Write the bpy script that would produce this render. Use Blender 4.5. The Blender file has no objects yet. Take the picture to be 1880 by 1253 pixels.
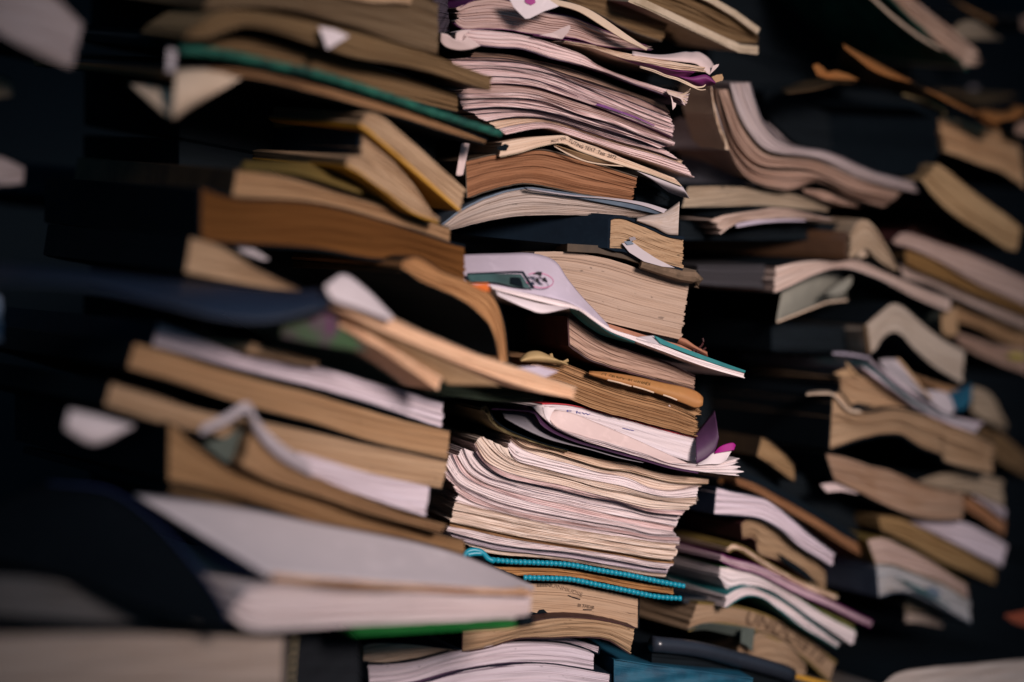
import bpy, math, random
from mathutils import Vector, Matrix

# ------------------------------------------------------------------ camera
IW, IH = 1880.0, 1253.0
FOCAL, SENSOR = 70.0, 36.0
FPX = FOCAL / SENSOR * IW
scn = bpy.context.scene
col = scn.collection
CAMZ = 0.24
cam_d = bpy.data.cameras.new('camera')
cam = bpy.data.objects.new('camera', cam_d)
col.objects.link(cam)
cam_d.lens = FOCAL
cam_d.sensor_width = SENSOR
cam_d.clip_start = 0.02
cam_d.clip_end = 50
CAM_M = Matrix.Translation((0, 0, CAMZ)) @ Matrix.Rotation(math.radians(90), 4, 'X') @ Matrix.Rotation(math.radians(5), 4, 'Z')
cam.matrix_world = CAM_M
scn.camera = cam
cam_d.dof.use_dof = True
cam_d.dof.focus_distance = 1.005
cam_d.dof.aperture_fstop = 1.5
cam_d.dof.aperture_blades = 9

# ------------------------------------------------------------------ light
world = bpy.data.worlds.new('World')
scn.world = world
world.use_nodes = True
bg = world.node_tree.nodes['Background']
bg.inputs[0].default_value = (0.24, 0.56, 0.88, 1)
bg.inputs[1].default_value = 0.20
scn.view_settings.view_transform = 'Standard'
scn.view_settings.look = 'None'
scn.view_settings.exposure = 0
scn.view_settings.gamma = 1
scn.view_settings.use_curve_mapping = False


def lamp(name, loc, target, energy, size, blend, soft, color):
    d = bpy.data.lights.new(name, 'SPOT')
    d.energy = energy
    d.spot_size = math.radians(size)
    d.spot_blend = blend
    d.shadow_soft_size = soft
    d.color = color
    o = bpy.data.objects.new(name, d)
    col.objects.link(o)
    o.location = loc
    o.rotation_euler = (Vector(target) - Vector(loc)).to_track_quat('-Z', 'Y').to_euler()
    return o


lamp('lamp', (0.64, -0.34, CAMZ + 0.48), (0.04, 1.02, CAMZ - 0.012), 172, 26.5, 1.0, 0.20, (1.0, 0.86, 0.82))

# ------------------------------------------------------------------ helpers
CAM_O = CAM_M.translation.copy()
CAM_R = CAM_M.to_3x3()


def ray(px, py):
    return CAM_R @ Vector(((px - IW / 2) / FPX, -(py - IH / 2) / FPX, -1.0))


class Plane:
    """the upright plane the page edges of one row of stacks lie in"""

    def __init__(self, px, depth, yaw):
        a = math.radians(yaw)
        self.e1 = Vector((math.cos(a), math.sin(a), 0))
        self.e2 = Vector((-math.sin(a), math.cos(a), 0))      # away from the camera
        r = ray(px, IH / 2)
        self.p0 = CAM_O + r * (depth / r.y)

    def at(self, px, py, w=0.0):
        r = ray(px, py)
        o = self.p0 + self.e2 * w
        k = (o - CAM_O).dot(self.e2) / r.dot(self.e2)
        return CAM_O + r * k


PL = Plane(850, 0.965, 33)
PC = Plane(1000, 1.0, 14)
PR = Plane(1260, 1.045, 28)
PQ = Plane(1650, 1.13, 30)
PN = Plane(100, 0.86, 33)


def Z(x0, y0, s):
    return lambda pts: [(x0 + x / s, y0 + y / s) for x, y in pts]


A = Z(780, 0, 2.984); B = Z(780, 400, 2.984); C = Z(780, 780, 2.648)
D = Z(1220, 0, 2.848); E = Z(1220, 400, 2.848); F = Z(1220, 780, 2.648)
G = Z(0, 0, 1.979); H = Z(250, 180, 2.506); I = Z(0, 480, 1.741); J = Z(0, 680, 1.741)
K = Z(870, 690, 3.76); L_ = Z(800, 780, 3.686); M_ = Z(820, 60, 3.917); N = Z(1600, 0, 5.221)
O = Z(1620, 400, 3.131); P = Z(640, 1140, 2.238); Q = Z(1180, 60, 7.83); S = Z(850, 450, 8.355)
T = Z(990, 230, 9.4); U = Z(1280, 1090, 6.267); V = Z(1560, 960, 5.697); W = Z(800, 0, 6.267)
X = lambda pts: list(pts)


def resample(pts, n):
    """Catmull-Rom through pts, n+1 points evenly along the curve"""
    if len(pts) == 2:
        return [(pts[0][0] + (pts[1][0] - pts[0][0]) * i / n, pts[0][1] + (pts[1][1] - pts[0][1]) * i / n) for i in range(n + 1)]
    p = [Vector((a, b)) for a, b in pts]
    p = [2 * p[0] - p[1]] + p + [2 * p[-1] - p[-2]]
    dense = []
    for k in range(1, len(p) - 2):
        p0, p1, p2, p3 = p[k - 1:k + 3]
        t0 = 0.0
        t1 = t0 + max((p1 - p0).length, 1e-3) ** 0.5
        t2 = t1 + max((p2 - p1).length, 1e-3) ** 0.5
        t3 = t2 + max((p3 - p2).length, 1e-3) ** 0.5
        for q in range(16):
            t = t1 + (t2 - t1) * q / 16
            a1 = p0 * ((t1 - t) / (t1 - t0)) + p1 * ((t - t0) / (t1 - t0))
            a2 = p1 * ((t2 - t) / (t2 - t1)) + p2 * ((t - t1) / (t2 - t1))
            a3 = p2 * ((t3 - t) / (t3 - t2)) + p3 * ((t - t2) / (t3 - t2))
            b1 = a1 * ((t2 - t) / (t2 - t0)) + a2 * ((t - t0) / (t2 - t0))
            b2 = a2 * ((t3 - t) / (t3 - t1)) + a3 * ((t - t1) / (t3 - t1))
            dense.append(b1 * ((t2 - t) / (t2 - t1)) + b2 * ((t - t1) / (t2 - t1)))
    dense.append(p[-2])
    d = [0.0]
    for a, b in zip(dense, dense[1:]):
        d.append(d[-1] + (b - a).length)
    out, j = [], 0
    for i in range(n + 1):
        s = d[-1] * i / n
        while j < len(d) - 2 and d[j + 1] < s:
            j += 1
        f = (s - d[j]) / max(d[j + 1] - d[j], 1e-9)
        v = dense[j].lerp(dense[j + 1], min(max(f, 0), 1))
        out.append((v.x, v.y))
    return out


def lerp2(a, b, t):
    n = max(len(a), len(b), 24)
    ra, rb = resample(a, n), resample(b, n)
    return [(x0 + (x1 - x0) * t, y0 + (y1 - y0) * t) for (x0, y0), (x1, y1) in zip(ra, rb)]


# ------------------------------------------------------------------ materials
MATS = {}


def nodes(name):
    m = bpy.data.materials.new(name)
    m.use_nodes = True
    nt = m.node_tree
    b = nt.nodes['Principled BSDF']
    b.inputs['Specular IOR Level'].default_value = 0.15
    return m, nt, b


def mixc(nt, fac, a, b, mode='MIX'):
    n = nt.nodes.new('ShaderNodeMix')
    n.data_type = 'RGBA'
    n.blend_type = mode
    for sock, v in ((n.inputs[0], fac), (n.inputs[6], a), (n.inputs[7], b)):
        if isinstance(v, (int, float)):
            sock.default_value = v
        elif isinstance(v, tuple):
            sock.default_value = (*v, 1) if len(v) == 3 else v
        else:
            nt.links.new(v, sock)
    return n.outputs[2]


def noise(nt, vec, scale, detail=3, rough=0.6):
    n = nt.nodes.new('ShaderNodeTexNoise')
    n.inputs['Scale'].default_value = scale
    n.inputs['Detail'].default_value = detail
    n.inputs['Roughness'].default_value = rough
    nt.links.new(vec, n.inputs['Vector'])
    return n.outputs[0]


def ramp(nt, fac, lo, hi):
    n = nt.nodes.new('ShaderNodeMapRange')
    n.inputs[1].default_value = lo
    n.inputs[2].default_value = hi
    nt.links.new(fac, n.inputs[0])
    return n.outputs[0]


def page(name, c, lines=0.35, stain=0.3, streak=(0.55, 0.48, 0.42)):
    """the cut edge of many sheets: fine streaks along the sheets, bundles of slightly other tone, foxing"""
    if name in MATS:
        return MATS[name]
    m, nt, b = nodes(name)
    uv = nt.nodes.new('ShaderNodeUVMap')
    oi = nt.nodes.new('ShaderNodeObjectInfo')
    comb = nt.nodes.new('ShaderNodeCombineXYZ')
    mul = nt.nodes.new('ShaderNodeMath'); mul.operation = 'MULTIPLY'; mul.inputs[1].default_value = 37.0
    nt.links.new(oi.outputs['Random'], mul.inputs[0])
    nt.links.new(mul.outputs[0], comb.inputs[2])
    add = nt.nodes.new('ShaderNodeVectorMath'); add.operation = 'ADD'
    nt.links.new(uv.outputs[0], add.inputs[0]); nt.links.new(comb.outputs[0], add.inputs[1])

    def scaled(x, y):
        v = nt.nodes.new('ShaderNodeVectorMath'); v.operation = 'MULTIPLY'
        v.inputs[1].default_value = (x, y, 1)
        nt.links.new(add.outputs[0], v.inputs[0])
        return v.outputs[0]
    fine = ramp(nt, noise(nt, scaled(26, 1900), 1, 3, 0.75), 0.40, 0.70)
    bund = ramp(nt, noise(nt, scaled(9, 480), 1, 3, 0.6), 0.38, 0.68)
    st = ramp(nt, noise(nt, scaled(45, 110), 1, 6, 0.7), 0.48, 0.74)
    speck = ramp(nt, noise(nt, scaled(260, 520), 1, 1, 0.5), 0.735, 0.79)
    dark = tuple(x * s for x, s in zip(c, streak))
    f = nt.nodes.new('ShaderNodeMath'); f.operation = 'MULTIPLY'; f.inputs[1].default_value = lines
    nt.links.new(fine, f.inputs[0])
    c1 = mixc(nt, f.outputs[0], tuple(c), dark)
    f2 = nt.nodes.new('ShaderNodeMath'); f2.operation = 'MULTIPLY'; f2.inputs[1].default_value = 0.22
    nt.links.new(bund, f2.inputs[0])
    c2 = mixc(nt, f2.outputs[0], c1, tuple(x * s for x, s in zip(c, (0.86, 0.72, 0.58))))
    f3 = nt.nodes.new('ShaderNodeMath'); f3.operation = 'MULTIPLY'; f3.inputs[1].default_value = stain
    nt.links.new(st, f3.inputs[0])
    c3 = mixc(nt, f3.outputs[0], c2, tuple(x * s for x, s in zip(c, (0.72, 0.55, 0.38))))
    f4 = nt.nodes.new('ShaderNodeMath'); f4.operation = 'MULTIPLY'; f4.inputs[1].default_value = 0.6
    nt.links.new(speck, f4.inputs[0])
    c4 = mixc(nt, f4.outputs[0], c3, tuple(x * 0.25 for x in c))
    nt.links.new(c4, b.inputs['Base Color'])
    b.inputs['Roughness'].default_value = 0.92
    MATS[name] = m
    return m


def cover(name, c, c2=None, rough=0.6, scale=35, spec=0.2):
    """card, cloth or coated paper with scuffs"""
    if name in MATS:
        return MATS[name]
    m, nt, b = nodes(name)
    tc = nt.nodes.new('ShaderNodeTexCoord')
    n1 = ramp(nt, noise(nt, tc.outputs['Object'], scale, 5, 0.65), 0.42, 0.68)
    n2 = ramp(nt, noise(nt, tc.outputs['Object'], scale * 9, 3, 0.6), 0.55, 0.75)
    c2 = c2 or tuple(x * 0.7 for x in c)
    a = mixc(nt, n1, tuple(c), tuple(c2))
    f = nt.nodes.new('ShaderNodeMath'); f.operation = 'MULTIPLY'; f.inputs[1].default_value = 0.25
    nt.links.new(n2, f.inputs[0])
    a = mixc(nt, f.outputs[0], a, tuple(min(1, x * 1.5 + 0.004) for x in c))
    nt.links.new(a, b.inputs['Base Color'])
    b.inputs['Roughness'].default_value = rough
    b.inputs['Specular IOR Level'].default_value = spec
    MATS[name] = m
    return m


P_PINK = page('pink_white_paper', (0.66, 0.52, 0.505), 0.45, 0.10, (0.60, 0.44, 0.52))
P_PINK2 = page('dusty_pink_paper', (0.47, 0.335, 0.31), 0.6, 0.2)
P_WHITE = page('white_paper', (0.68, 0.595, 0.60), 0.30, 0.10, (0.6, 0.55, 0.6))
P_LAV = page('lavender_white_paper', (0.54, 0.465, 0.51), 0.22, 0.06, (0.7, 0.66, 0.74))
P_CREAM = page('cream_paper', (0.60, 0.45, 0.345), 0.4, 0.15)
P_IVORY = page('ivory_paper', (0.66, 0.55, 0.48), 0.35, 0.12)
P_PEACH = page('peach_paper', (0.6665, 0.4393, 0.2907), 0.3, 0.2)
P_TAN = page('tan_paper', (0.32, 0.195, 0.105), 0.25, 0.2)
P_TANL = page('light_tan_paper', (0.37, 0.25, 0.155), 0.25, 0.2)
P_BROWN = page('brown_paper', (0.33, 0.165, 0.085), 0.5, 0.35)
P_BROWNY = page('yellow_brown_paper', (0.3, 0.1708, 0.086), 0.5, 0.4)
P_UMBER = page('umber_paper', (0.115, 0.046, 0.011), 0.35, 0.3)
P_GREY = page('grey_paper', (0.42, 0.35, 0.35), 0.4, 0.2)
P_OLIVE = page('olive_grey_paper', (0.30, 0.235, 0.17), 0.4, 0.2)
P_TAUPE = page('taupe_paper', (0.36, 0.29, 0.25), 0.3, 0.2)
P_ROSE = page('rose_tan_paper', (0.3695, 0.2494, 0.1956), 0.55, 0.25)
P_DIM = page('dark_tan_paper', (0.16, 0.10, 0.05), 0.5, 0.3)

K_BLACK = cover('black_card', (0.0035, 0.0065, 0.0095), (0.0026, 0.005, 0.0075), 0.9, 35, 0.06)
K_NAVY = cover('navy_card', (0.004, 0.009, 0.016), (0.003, 0.006, 0.011), 0.9, 35, 0.08)
K_NAVYG = cover('glossy_navy_card', (0.009, 0.016, 0.034), (0.006, 0.010, 0.02), 0.5, 20, 0.3)
K_BROWN = cover('dark_brown_cloth', (0.055, 0.034, 0.018), (0.025, 0.016, 0.01))
K_UMB = cover('umber_card', (0.085, 0.05, 0.022), (0.05, 0.028, 0.014))
K_OXB = cover('oxblood_card', (0.05, 0.014, 0.014), (0.022, 0.008, 0.01))
K_ORANGE = cover('orange_brown_card', (0.31, 0.145, 0.05), (0.34, 0.14, 0.05))
K_KRAFT = cover('brown_card', (0.25, 0.115, 0.04), (0.19, 0.085, 0.03))
K_GREEN = cover('teal_green_cloth', (0.014, 0.10, 0.068), (0.002, 0.014, 0.016), 0.6, 95)
K_LEAF = cover('green_card', (0.006, 0.12, 0.02), (0.012, 0.16, 0.03), 0.45)
K_TEAL = cover('teal_card', (0.02, 0.15, 0.155), (0.015, 0.09, 0.10))
K_BLUE = cover('worn_blue_card', (0.010, 0.085, 0.14), (0.008, 0.04, 0.075), 0.6, 60)
K_PURP = cover('purple_card', (0.062, 0.024, 0.062), (0.042, 0.018, 0.045), 0.5)
K_PLUM = cover('plum_card', (0.13, 0.018, 0.095), (0.08, 0.014, 0.06), 0.5)
K_MAG = cover('magenta_card', (0.28, 0.006, 0.16), (0.22, 0.006, 0.12), 0.5)
K_YEL = cover('mustard_card', (0.46, 0.235, 0.025), (0.36, 0.17, 0.02), 0.6)
K_OLIVE = cover('olive_card', (0.16, 0.105, 0.03), (0.10, 0.07, 0.02))
K_RED = cover('red_card', (0.42, 0.03, 0.04), (0.3, 0.02, 0.03))
K_GREYC = cover('grey_card', (0.20, 0.17, 0.18), (0.16, 0.13, 0.14))
K_CREAM = cover('cream_board', (0.46, 0.36, 0.26), (0.30, 0.22, 0.14), 0.7)
K_NAVYB = cover('blue_card', (0.016, 0.026, 0.085), (0.01, 0.016, 0.045), 0.6, 20, 0.2)
K_GAPDARK = cover('gap_dark_cloth', (0.002, 0.004, 0.006), (0.0015, 0.003, 0.0045), 1.0, 35, 0.02)  # filler books only; near-black colour carries the darkness of the gaps
K_VIOLET = cover('violet_card', (0.10, 0.004, 0.12), (0.07, 0.004, 0.09), 0.5)
K_STEEL = cover('blue_grey_card', (0.10, 0.13, 0.17), (0.06, 0.08, 0.11))
S_WHITE = cover('white_sheet', (0.64, 0.55, 0.56), (0.58, 0.49, 0.50), 0.85, 18, 0.1)
S_LAV = cover('lavender_sheet', (0.37, 0.315, 0.37), (0.42, 0.36, 0.43), 0.8, 18, 0.1)
S_PINK = cover('pink_sheet', (0.56, 0.43, 0.41), (0.50, 0.38, 0.36), 0.85, 18, 0.1)
S_CREAM = cover('cream_sheet', (0.56, 0.42, 0.31), (0.48, 0.35, 0.25), 0.85, 18, 0.1)
S_GREY = cover('grey_sheet', (0.40, 0.35, 0.36), (0.36, 0.31, 0.33), 0.8, 9, 0.1)
S_TAN = cover('tan_sheet', (0.36, 0.23, 0.13), (0.27, 0.165, 0.085), 0.85, 22, 0.1)
S_RUST = cover('rust_paper', (0.23, 0.095, 0.03), (0.25, 0.09, 0.025), 0.85, 45, 0.1)
S_DARK = cover('dark_green_grey_sheet', (0.085, 0.10, 0.085), (0.05, 0.06, 0.055), 0.8, 18, 0.1)
K_CYAN = cover('cyan_plastic', (0.007, 0.215, 0.30), (0.006, 0.22, 0.31), 0.35, 50, 0.4)
INK = cover('black_ink', (0.012, 0.010, 0.014), None, 0.8)
INKB = cover('brown_ink', (0.085, 0.045, 0.012), None, 0.8)
INKU = cover('blue_ink', (0.07, 0.07, 0.26), None, 0.8)
INKT = cover('teal_ink', (0.05, 0.12, 0.13), None, 0.8)
INKP = cover('pink_ink', (0.50, 0.16, 0.28), None, 0.8)
THREAD = cover('cream_thread', (0.55, 0.44, 0.26), None, 0.8)

# ------------------------------------------------------------------ object builders
rng = random.Random(11)
COUNT = [0]
LAST = [0.0]


def tag(o, label, cat, group=None, kind=None):
    if label: o['label'] = label
    if cat: o['category'] = cat
    if group: o['group'] = group
    if kind: o['kind'] = kind
    return o


def link(name, verts, faces, mat, parent=None, uvs=None, smooth=False):
    me = bpy.data.meshes.new(name)
    if parent:
        org = Vector(parent['_org'])
    else:
        org = sum((Vector(v) for v in verts), Vector((0, 0, 0))) / max(1, len(verts))
    me.from_pydata([tuple(Vector(v) - org) for v in verts], [], faces)
    if uvs:
        ul = me.uv_layers.new(name='UVMap')
        k = 0
        for f in faces:
            for vi in f:
                ul.data[k].uv = uvs[vi]
                k += 1
    me.materials.append(mat)
    if smooth:
        for p in me.polygons: p.use_smooth = True
    o = bpy.data.objects.new(name, me)
    col.objects.link(o)
    if parent:
        o.parent = parent
    else:
        o.location = org
    o['_org'] = tuple(org)
    ALL.append(o)
    return o


ALL = []


def root(name, pt, label, cat, group=None):
    o = bpy.data.objects.new(name, None)
    o.empty_display_size = 0.02
    col.objects.link(o)
    o.location = pt
    o['_org'] = tuple(pt)
    ALL.append(o)
    return tag(o, label, cat, group)


def block_mesh(top, bot, pl, off, depth, rag=0.0005, endj=1.2, tilt=0.0, wave=0.0006, yawd=0.0, flat=''):
    rag *= 0.36
    ym = sum(p[1] for p in top + bot) / len(top + bot)
    tilt += max(0.0, (640 - ym) / FPX) * 0.8
    lp = sum(math.dist(a, b) for a, b in zip(top, top[1:]))
    nu = int(min(64, max(14, lp / 9)))
    T0, B0 = resample(top, nu), resample(bot, nu)
    th = max(math.dist(a, b) for a, b in zip(T0, B0))
    wear = min(1.0, th / 40) * (0.5 + 5.5 * min(rag, 0.0003) / 0.0003 * 0.16)

    def worn(c):
        p = [rng.random() * 9 for _ in range(3)]
        o = []
        for i, (x, y) in enumerate(c):
            q = 0.35 * math.sin(i * 0.43 + p[0]) + 0.15 * math.sin(i * 1.31 + p[1]) + rng.gauss(0, 0.16)
            o.append((x, y + q * wear * 0.8))
        return o
    T0, B0 = worn(T0), worn(B0)
    nv = int(min(120, max(4, th * 0.95)))
    ph = rng.random() * 9
    rows = []
    g = 0.0
    e0 = e1 = 0.0
    for j in range(nv + 1):
        if rng.random() < 0.16: g = rng.gauss(0, rag)
        if rng.random() < 0.25: e0, e1 = rng.gauss(0, endj), rng.gauss(0, endj)
        rows.append((g + rng.gauss(0, rag * 0.55) - (rag * 2.5 if rng.random() < 0.04 else 0), e0 + rng.gauss(0, endj * .4), e1 + rng.gauss(0, endj * .4)))
    ext = (pl.e2 + pl.e1 * yawd) * depth + Vector((0, 0, tilt * depth))
    verts, uvs, faces = [], [], []
    ul = [0.0]
    for a, b in zip(T0, T0[1:]):
        ul.append(ul[-1] + math.dist(a, b) * 0.00027)
    for j in range(nv + 1):
        v = j / nv
        w0, ea, eb = rows[j]
        if flat == 'L': ea = 0
        if flat == 'R': eb = 0
        for i in range(nu + 1):
            t = i / nu
            x = T0[i][0] * (1 - v) + B0[i][0] * v
            y = T0[i][1] * (1 - v) + B0[i][1] * v
            fa, fb = max(0, 1 - t * 9) ** 2, max(0, 1 - (1 - t) * 9) ** 2
            x += ea * fa + eb * fb
            w = off + w0 + wave * math.sin(t * 7 + v * 5 + ph) + wave * 0.6 * math.sin(t * 17 + v * 23 + ph * 2)
            verts.append(pl.at(x, y, w))
            uvs.append((ul[i], v * th * 0.00027))
    n = len(verts)
    for k in range(n):
        verts.append(verts[k] + ext)
        uvs.append((uvs[k][0] + depth, uvs[k][1]))
    R = nu + 1
    for j in range(nv):
        for i in range(nu):
            a = j * R + i
            faces.append((a, a + R, a + R + 1, a + 1))
        a = j * R
        faces.append((a, n + a, n + a + R, a + R))
        a = j * R + nu
        faces.append((a, a + R, n + a + R, n + a))
    for i in range(nu):
        faces.append((i, i + 1, n + i + 1, n + i))
        a = nv * R + i
        faces.append((a, n + a, n + a + 1, a + 1))
        faces.append((n + i, n + i + 1, n + a + 1, n + a))
    return verts, faces, uvs, T0, B0, ext


def slab(path, pl, w0, ext, th, base_dz=None):
    """a thin card following path (plane points) on its left side, extruded along ext; path: list of 3D points at the front"""
    # 2D coordinates in the plane
    pts = [Vector((p.dot(pl.e1), p.z)) for p in path]
    nrm = []
    for i in range(len(pts)):
        a, b = pts[max(0, i - 1)], pts[min(len(pts) - 1, i + 1)]
        d = b - a
        if d.length < 1e-9: d = Vector((1, 0))
        d.normalize()
        nrm.append(Vector((-d.y, d.x)))
    f = pl.e2 * w0
    verts, faces = [], []
    for p, q in zip(path, nrm):
        n3 = pl.e1 * q.x + Vector((0, 0, q.y))
        for a in (0.00015, th):
            for e in (Vector((0, 0, 0)), ext):
                verts.append(p + n3 * a + f + e)
    for i in range(len(path) - 1):
        a, b = 4 * i, 4 * i + 4
        faces += [(a, b, b + 2, a + 2), (a + 2, b + 2, b + 3, a + 3), (a + 1, a + 3, b + 3, b + 1), (a, a + 1, b + 1, b)]
    e = 4 * (len(path) - 1)
    faces += [(0, 2, 3, 1), (e, e + 1, e + 3, e + 2)]
    return verts, faces


def join(parts):
    V, Fs = [], []
    for v, f in parts:
        n = len(V)
        V += v
        Fs += [tuple(i + n for i in q) for q in f]
    return V, Fs


def book(name, label, top, bot, pl, off, depth=0.18, pm=None, cm=None, wrap='L', ct=0.0007, pro=0.0006,
         cat='book', group=None, rag=0.0005, endj=1.2, tilt=0.0, over=0.0, wave=0.0006, parent=None, pname='page_block', yawd=0.0):
    COUNT[0] += 1
    off = off + 0.00013 * (COUNT[0] % 11)
    LAST[0] = off
    v, f, uv, T0, B0, ext = block_mesh(top, bot, pl, off, depth, rag, endj, tilt, wave, yawd, wrap if cm is not None else '')
    if parent is None:
        mid = sum((Vector(q) for q in v), Vector((0, 0, 0))) / len(v)
        base = Vector((mid.x, mid.y, min(q.z for q in v)))
        r = root(name, base, label, cat, group)
    else:
        r = parent
    link(pname, v, f, pm or P_TAN, r, uv)
    if cm is not None:
        t3 = [pl.at(x, y, off) for x, y in T0]
        b3 = [pl.at(x, y, off) for x, y in B0]
        ex = ext + pl.e2 * pro
        if over:
            d = (t3[-1] - t3[-2]).normalized(); t3.append(t3[-1] + d * over)
            d = (b3[-1] - b3[-2]).normalized(); b3.append(b3[-1] + d * over)
        segs = []
        if wrap == 'L':
            segs.append(slab(b3[::-1] + t3, pl, -pro, ex, ct))
        elif wrap == 'R':
            segs.append(slab(t3 + b3[::-1], pl, -pro, ex, ct))
        elif wrap == 'T':
            segs.append(slab(t3, pl, -pro, ex, ct))
        elif wrap == 'U':
            segs.append(slab(b3[::-1], pl, -pro, ex, ct))
        else:
            segs.append(slab(t3, pl, -pro, ex, ct))
            segs.append(slab(b3[::-1], pl, -pro, ex, ct))
            bk = [p + ext for p in t3], [p + ext for p in b3]
            e = ext.normalized() * ct
            V = bk[0] + bk[1] + [p + e for p in bk[0]] + [p + e for p in bk[1]]
            n = len(bk[0])
            Fq = []
            for i in range(n - 1):
                Fq += [(i, i + 1, n + i + 1, n + i), (2 * n + i, 3 * n + i, 3 * n + i + 1, 2 * n + i + 1)]
            segs.append((V, Fq))
        V, Fs = join(segs)
        link('cover', V, Fs, cm, r)
    return r


def sheet(name, ca, cb, pl, wa, wb, mat, parent=None, label=None, cat=None, group=None, th=0.0003, nu=26, nv=10, bulge=0.0, smooth=True):
    """a leaf or card spanning two traced edges, each at its own distance"""
    a, b = resample(ca, nu), resample(cb, nu)
    V, Fs, UV = [], [], []
    for j in range(nv + 1):
        v = j / nv
        for i in range(nu + 1):
            x = a[i][0] * (1 - v) + b[i][0] * v
            y = a[i][1] * (1 - v) + b[i][1] * v
            wi = wa[0] + (wa[1] - wa[0]) * i / nu if isinstance(wa, tuple) else wa
            wj = wb[0] + (wb[1] - wb[0]) * i / nu if isinstance(wb, tuple) else wb
            w = wi * (1 - v) + wj * v - bulge * math.sin(math.pi * v)
            V.append(pl.at(x, y, w))
            UV.append((i / nu * 0.1, v * 0.02))
    R = nu + 1
    for j in range(nv):
        for i in range(nu):
            k = j * R + i
            Fs.append((k, k + R, k + R + 1, k + 1))
    o = link(name, V, Fs, mat, parent, UV, smooth)
    md = o.modifiers.new('thickness', 'SOLIDIFY')
    md.thickness = th
    md.offset = -1
    if not parent:
        tag(o, label, cat, group)
    return o


def poly(name, pts, pl, w, mat, parent=None, label=None, cat=None, group=None, th=0.0003, curl=0.0):
    """a torn scrap: outline on its plane, thickened, one side curling towards us"""
    xs = [p[0] for p in pts]
    x0, x1 = min(xs), max(xs)
    V = [pl.at(x, y, w - curl * ((x - x0) / (x1 - x0)) ** 2) for x, y in pts]
    o = link(name, V, [tuple(range(len(V)))[::-1]], mat, parent)
    md = o.modifiers.new('thickness', 'SOLIDIFY'); md.thickness = th; md.offset = -1
    if not parent: tag(o, label, cat, group)
    return o


def tube(path, r, seg=8):
    V, Fs = [], []
    for i, p in enumerate(path):
        d = (path[min(i + 1, len(path) - 1)] - path[max(i - 1, 0)]).normalized()
        u = d.cross(Vector((0, 0, 1))).normalized()
        w = u.cross(d)
        rr = r[i] if isinstance(r, list) else r
        for k in range(seg):
            a = 2 * math.pi * k / seg
            V.append(p + u * (rr * math.cos(a)) + w * (rr * math.sin(a)))
    for i in range(len(path) - 1):
        for k in range(seg):
            a, b = i * seg + k, i * seg + (k + 1) % seg
            Fs.append((a, b, b + seg, a + seg))
    Fs += [tuple(range(seg))[::-1], tuple((len(path) - 1) * seg + k for k in range(seg))]
    return V, Fs


def coil(pts, pl, w, parent, mat, rad=0.0014, pitch=0.0023):
    n = 400
    cv = [pl.at(x, y, w) for x, y in resample(pts, n)]
    d = [0]
    for a, b in zip(cv, cv[1:]): d.append(d[-1] + (b - a).length)
    path, rr = [], []
    cnt = int(d[-1] / pitch)
    for k in range(cnt):
        for fr, q in ((-0.48, 0.5), (-0.36, 1.0), (0, 1.05), (0.36, 1.0), (0.48, 0.5)):
            s = (k + 0.5 + fr) * pitch
            j = min(range(n), key=lambda i: abs(d[i] - s)) if k == 0 and fr < -0.4 else None
            lo, hi = 0, n
            while hi - lo > 1:
                mid = (lo + hi) // 2
                if d[mid] <= s: lo = mid
                else: hi = mid
            t = (s - d[lo]) / max(1e-9, d[lo + 1] - d[lo]) if lo < n else 0
            path.append(cv[lo].lerp(cv[min(n, lo + 1)], t))
            rr.append(rad * q * (1 + 0.05 * math.sin(k * 2.1)))
    V, Fs = tube(path, rr, 10)
    return link('ring_binding', V, Fs, mat, parent, smooth=True)


def text(s, base, height, pl, w, mat, parent, name='lettering', flip=False, squeeze=None):
    """lettering printed along a traced line of the page edge"""
    cu = bpy.data.curves.new(name, 'FONT')
    cu.body = s
    cu.size = 1
    cu.resolution_u = 3
    ob = bpy.data.objects.new('tmp', cu)
    col.objects.link(ob)
    dg = bpy.context.evaluated_depsgraph_get()
    me = bpy.data.meshes.new_from_object(ob.evaluated_get(dg))
    bpy.data.objects.remove(ob)
    bpy.data.curves.remove(cu)
    xs = [v.co.x for v in me.vertices]
    x0, x1 = min(xs), max(xs)
    n = 80
    bl = resample(base, n)
    V = []
    for v in me.vertices:
        t = (v.co.x - x0) / (x1 - x0)
        if flip: t = 1 - t
        k = t * n
        i = min(n - 1, int(k)); f = k - i
        x = bl[i][0] + (bl[i + 1][0] - bl[i][0]) * f
        y = bl[i][1] + (bl[i + 1][1] - bl[i][1]) * f
        dx, dy = bl[i + 1][0] - bl[i][0], bl[i + 1][1] - bl[i][1]
        q = math.hypot(dx, dy)
        hgt = v.co.y * height
        V.append(pl.at(x + dy / q * hgt, y - dx / q * hgt, w))
    Fs = [tuple(p.vertices) for p in me.polygons]
    return link(name, V, Fs, mat, parent)


ORD = ['topmost', 'second from the top', 'third from the top', 'fourth from the top', 'fifth from the top', 'sixth from the top',
       'seventh from the top', 'eighth from the top', 'ninth from the top', 'tenth from the top', 'eleventh from the top',
       'twelfth from the top', 'thirteenth from the top', 'fourteenth from the top', 'fifteenth from the top',
       'sixteenth from the top', 'seventeenth from the top', 'eighteenth from the top', 'nineteenth from the top',
       'twentieth from the top', 'twenty-first from the top', 'twenty-second from the top']


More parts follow.
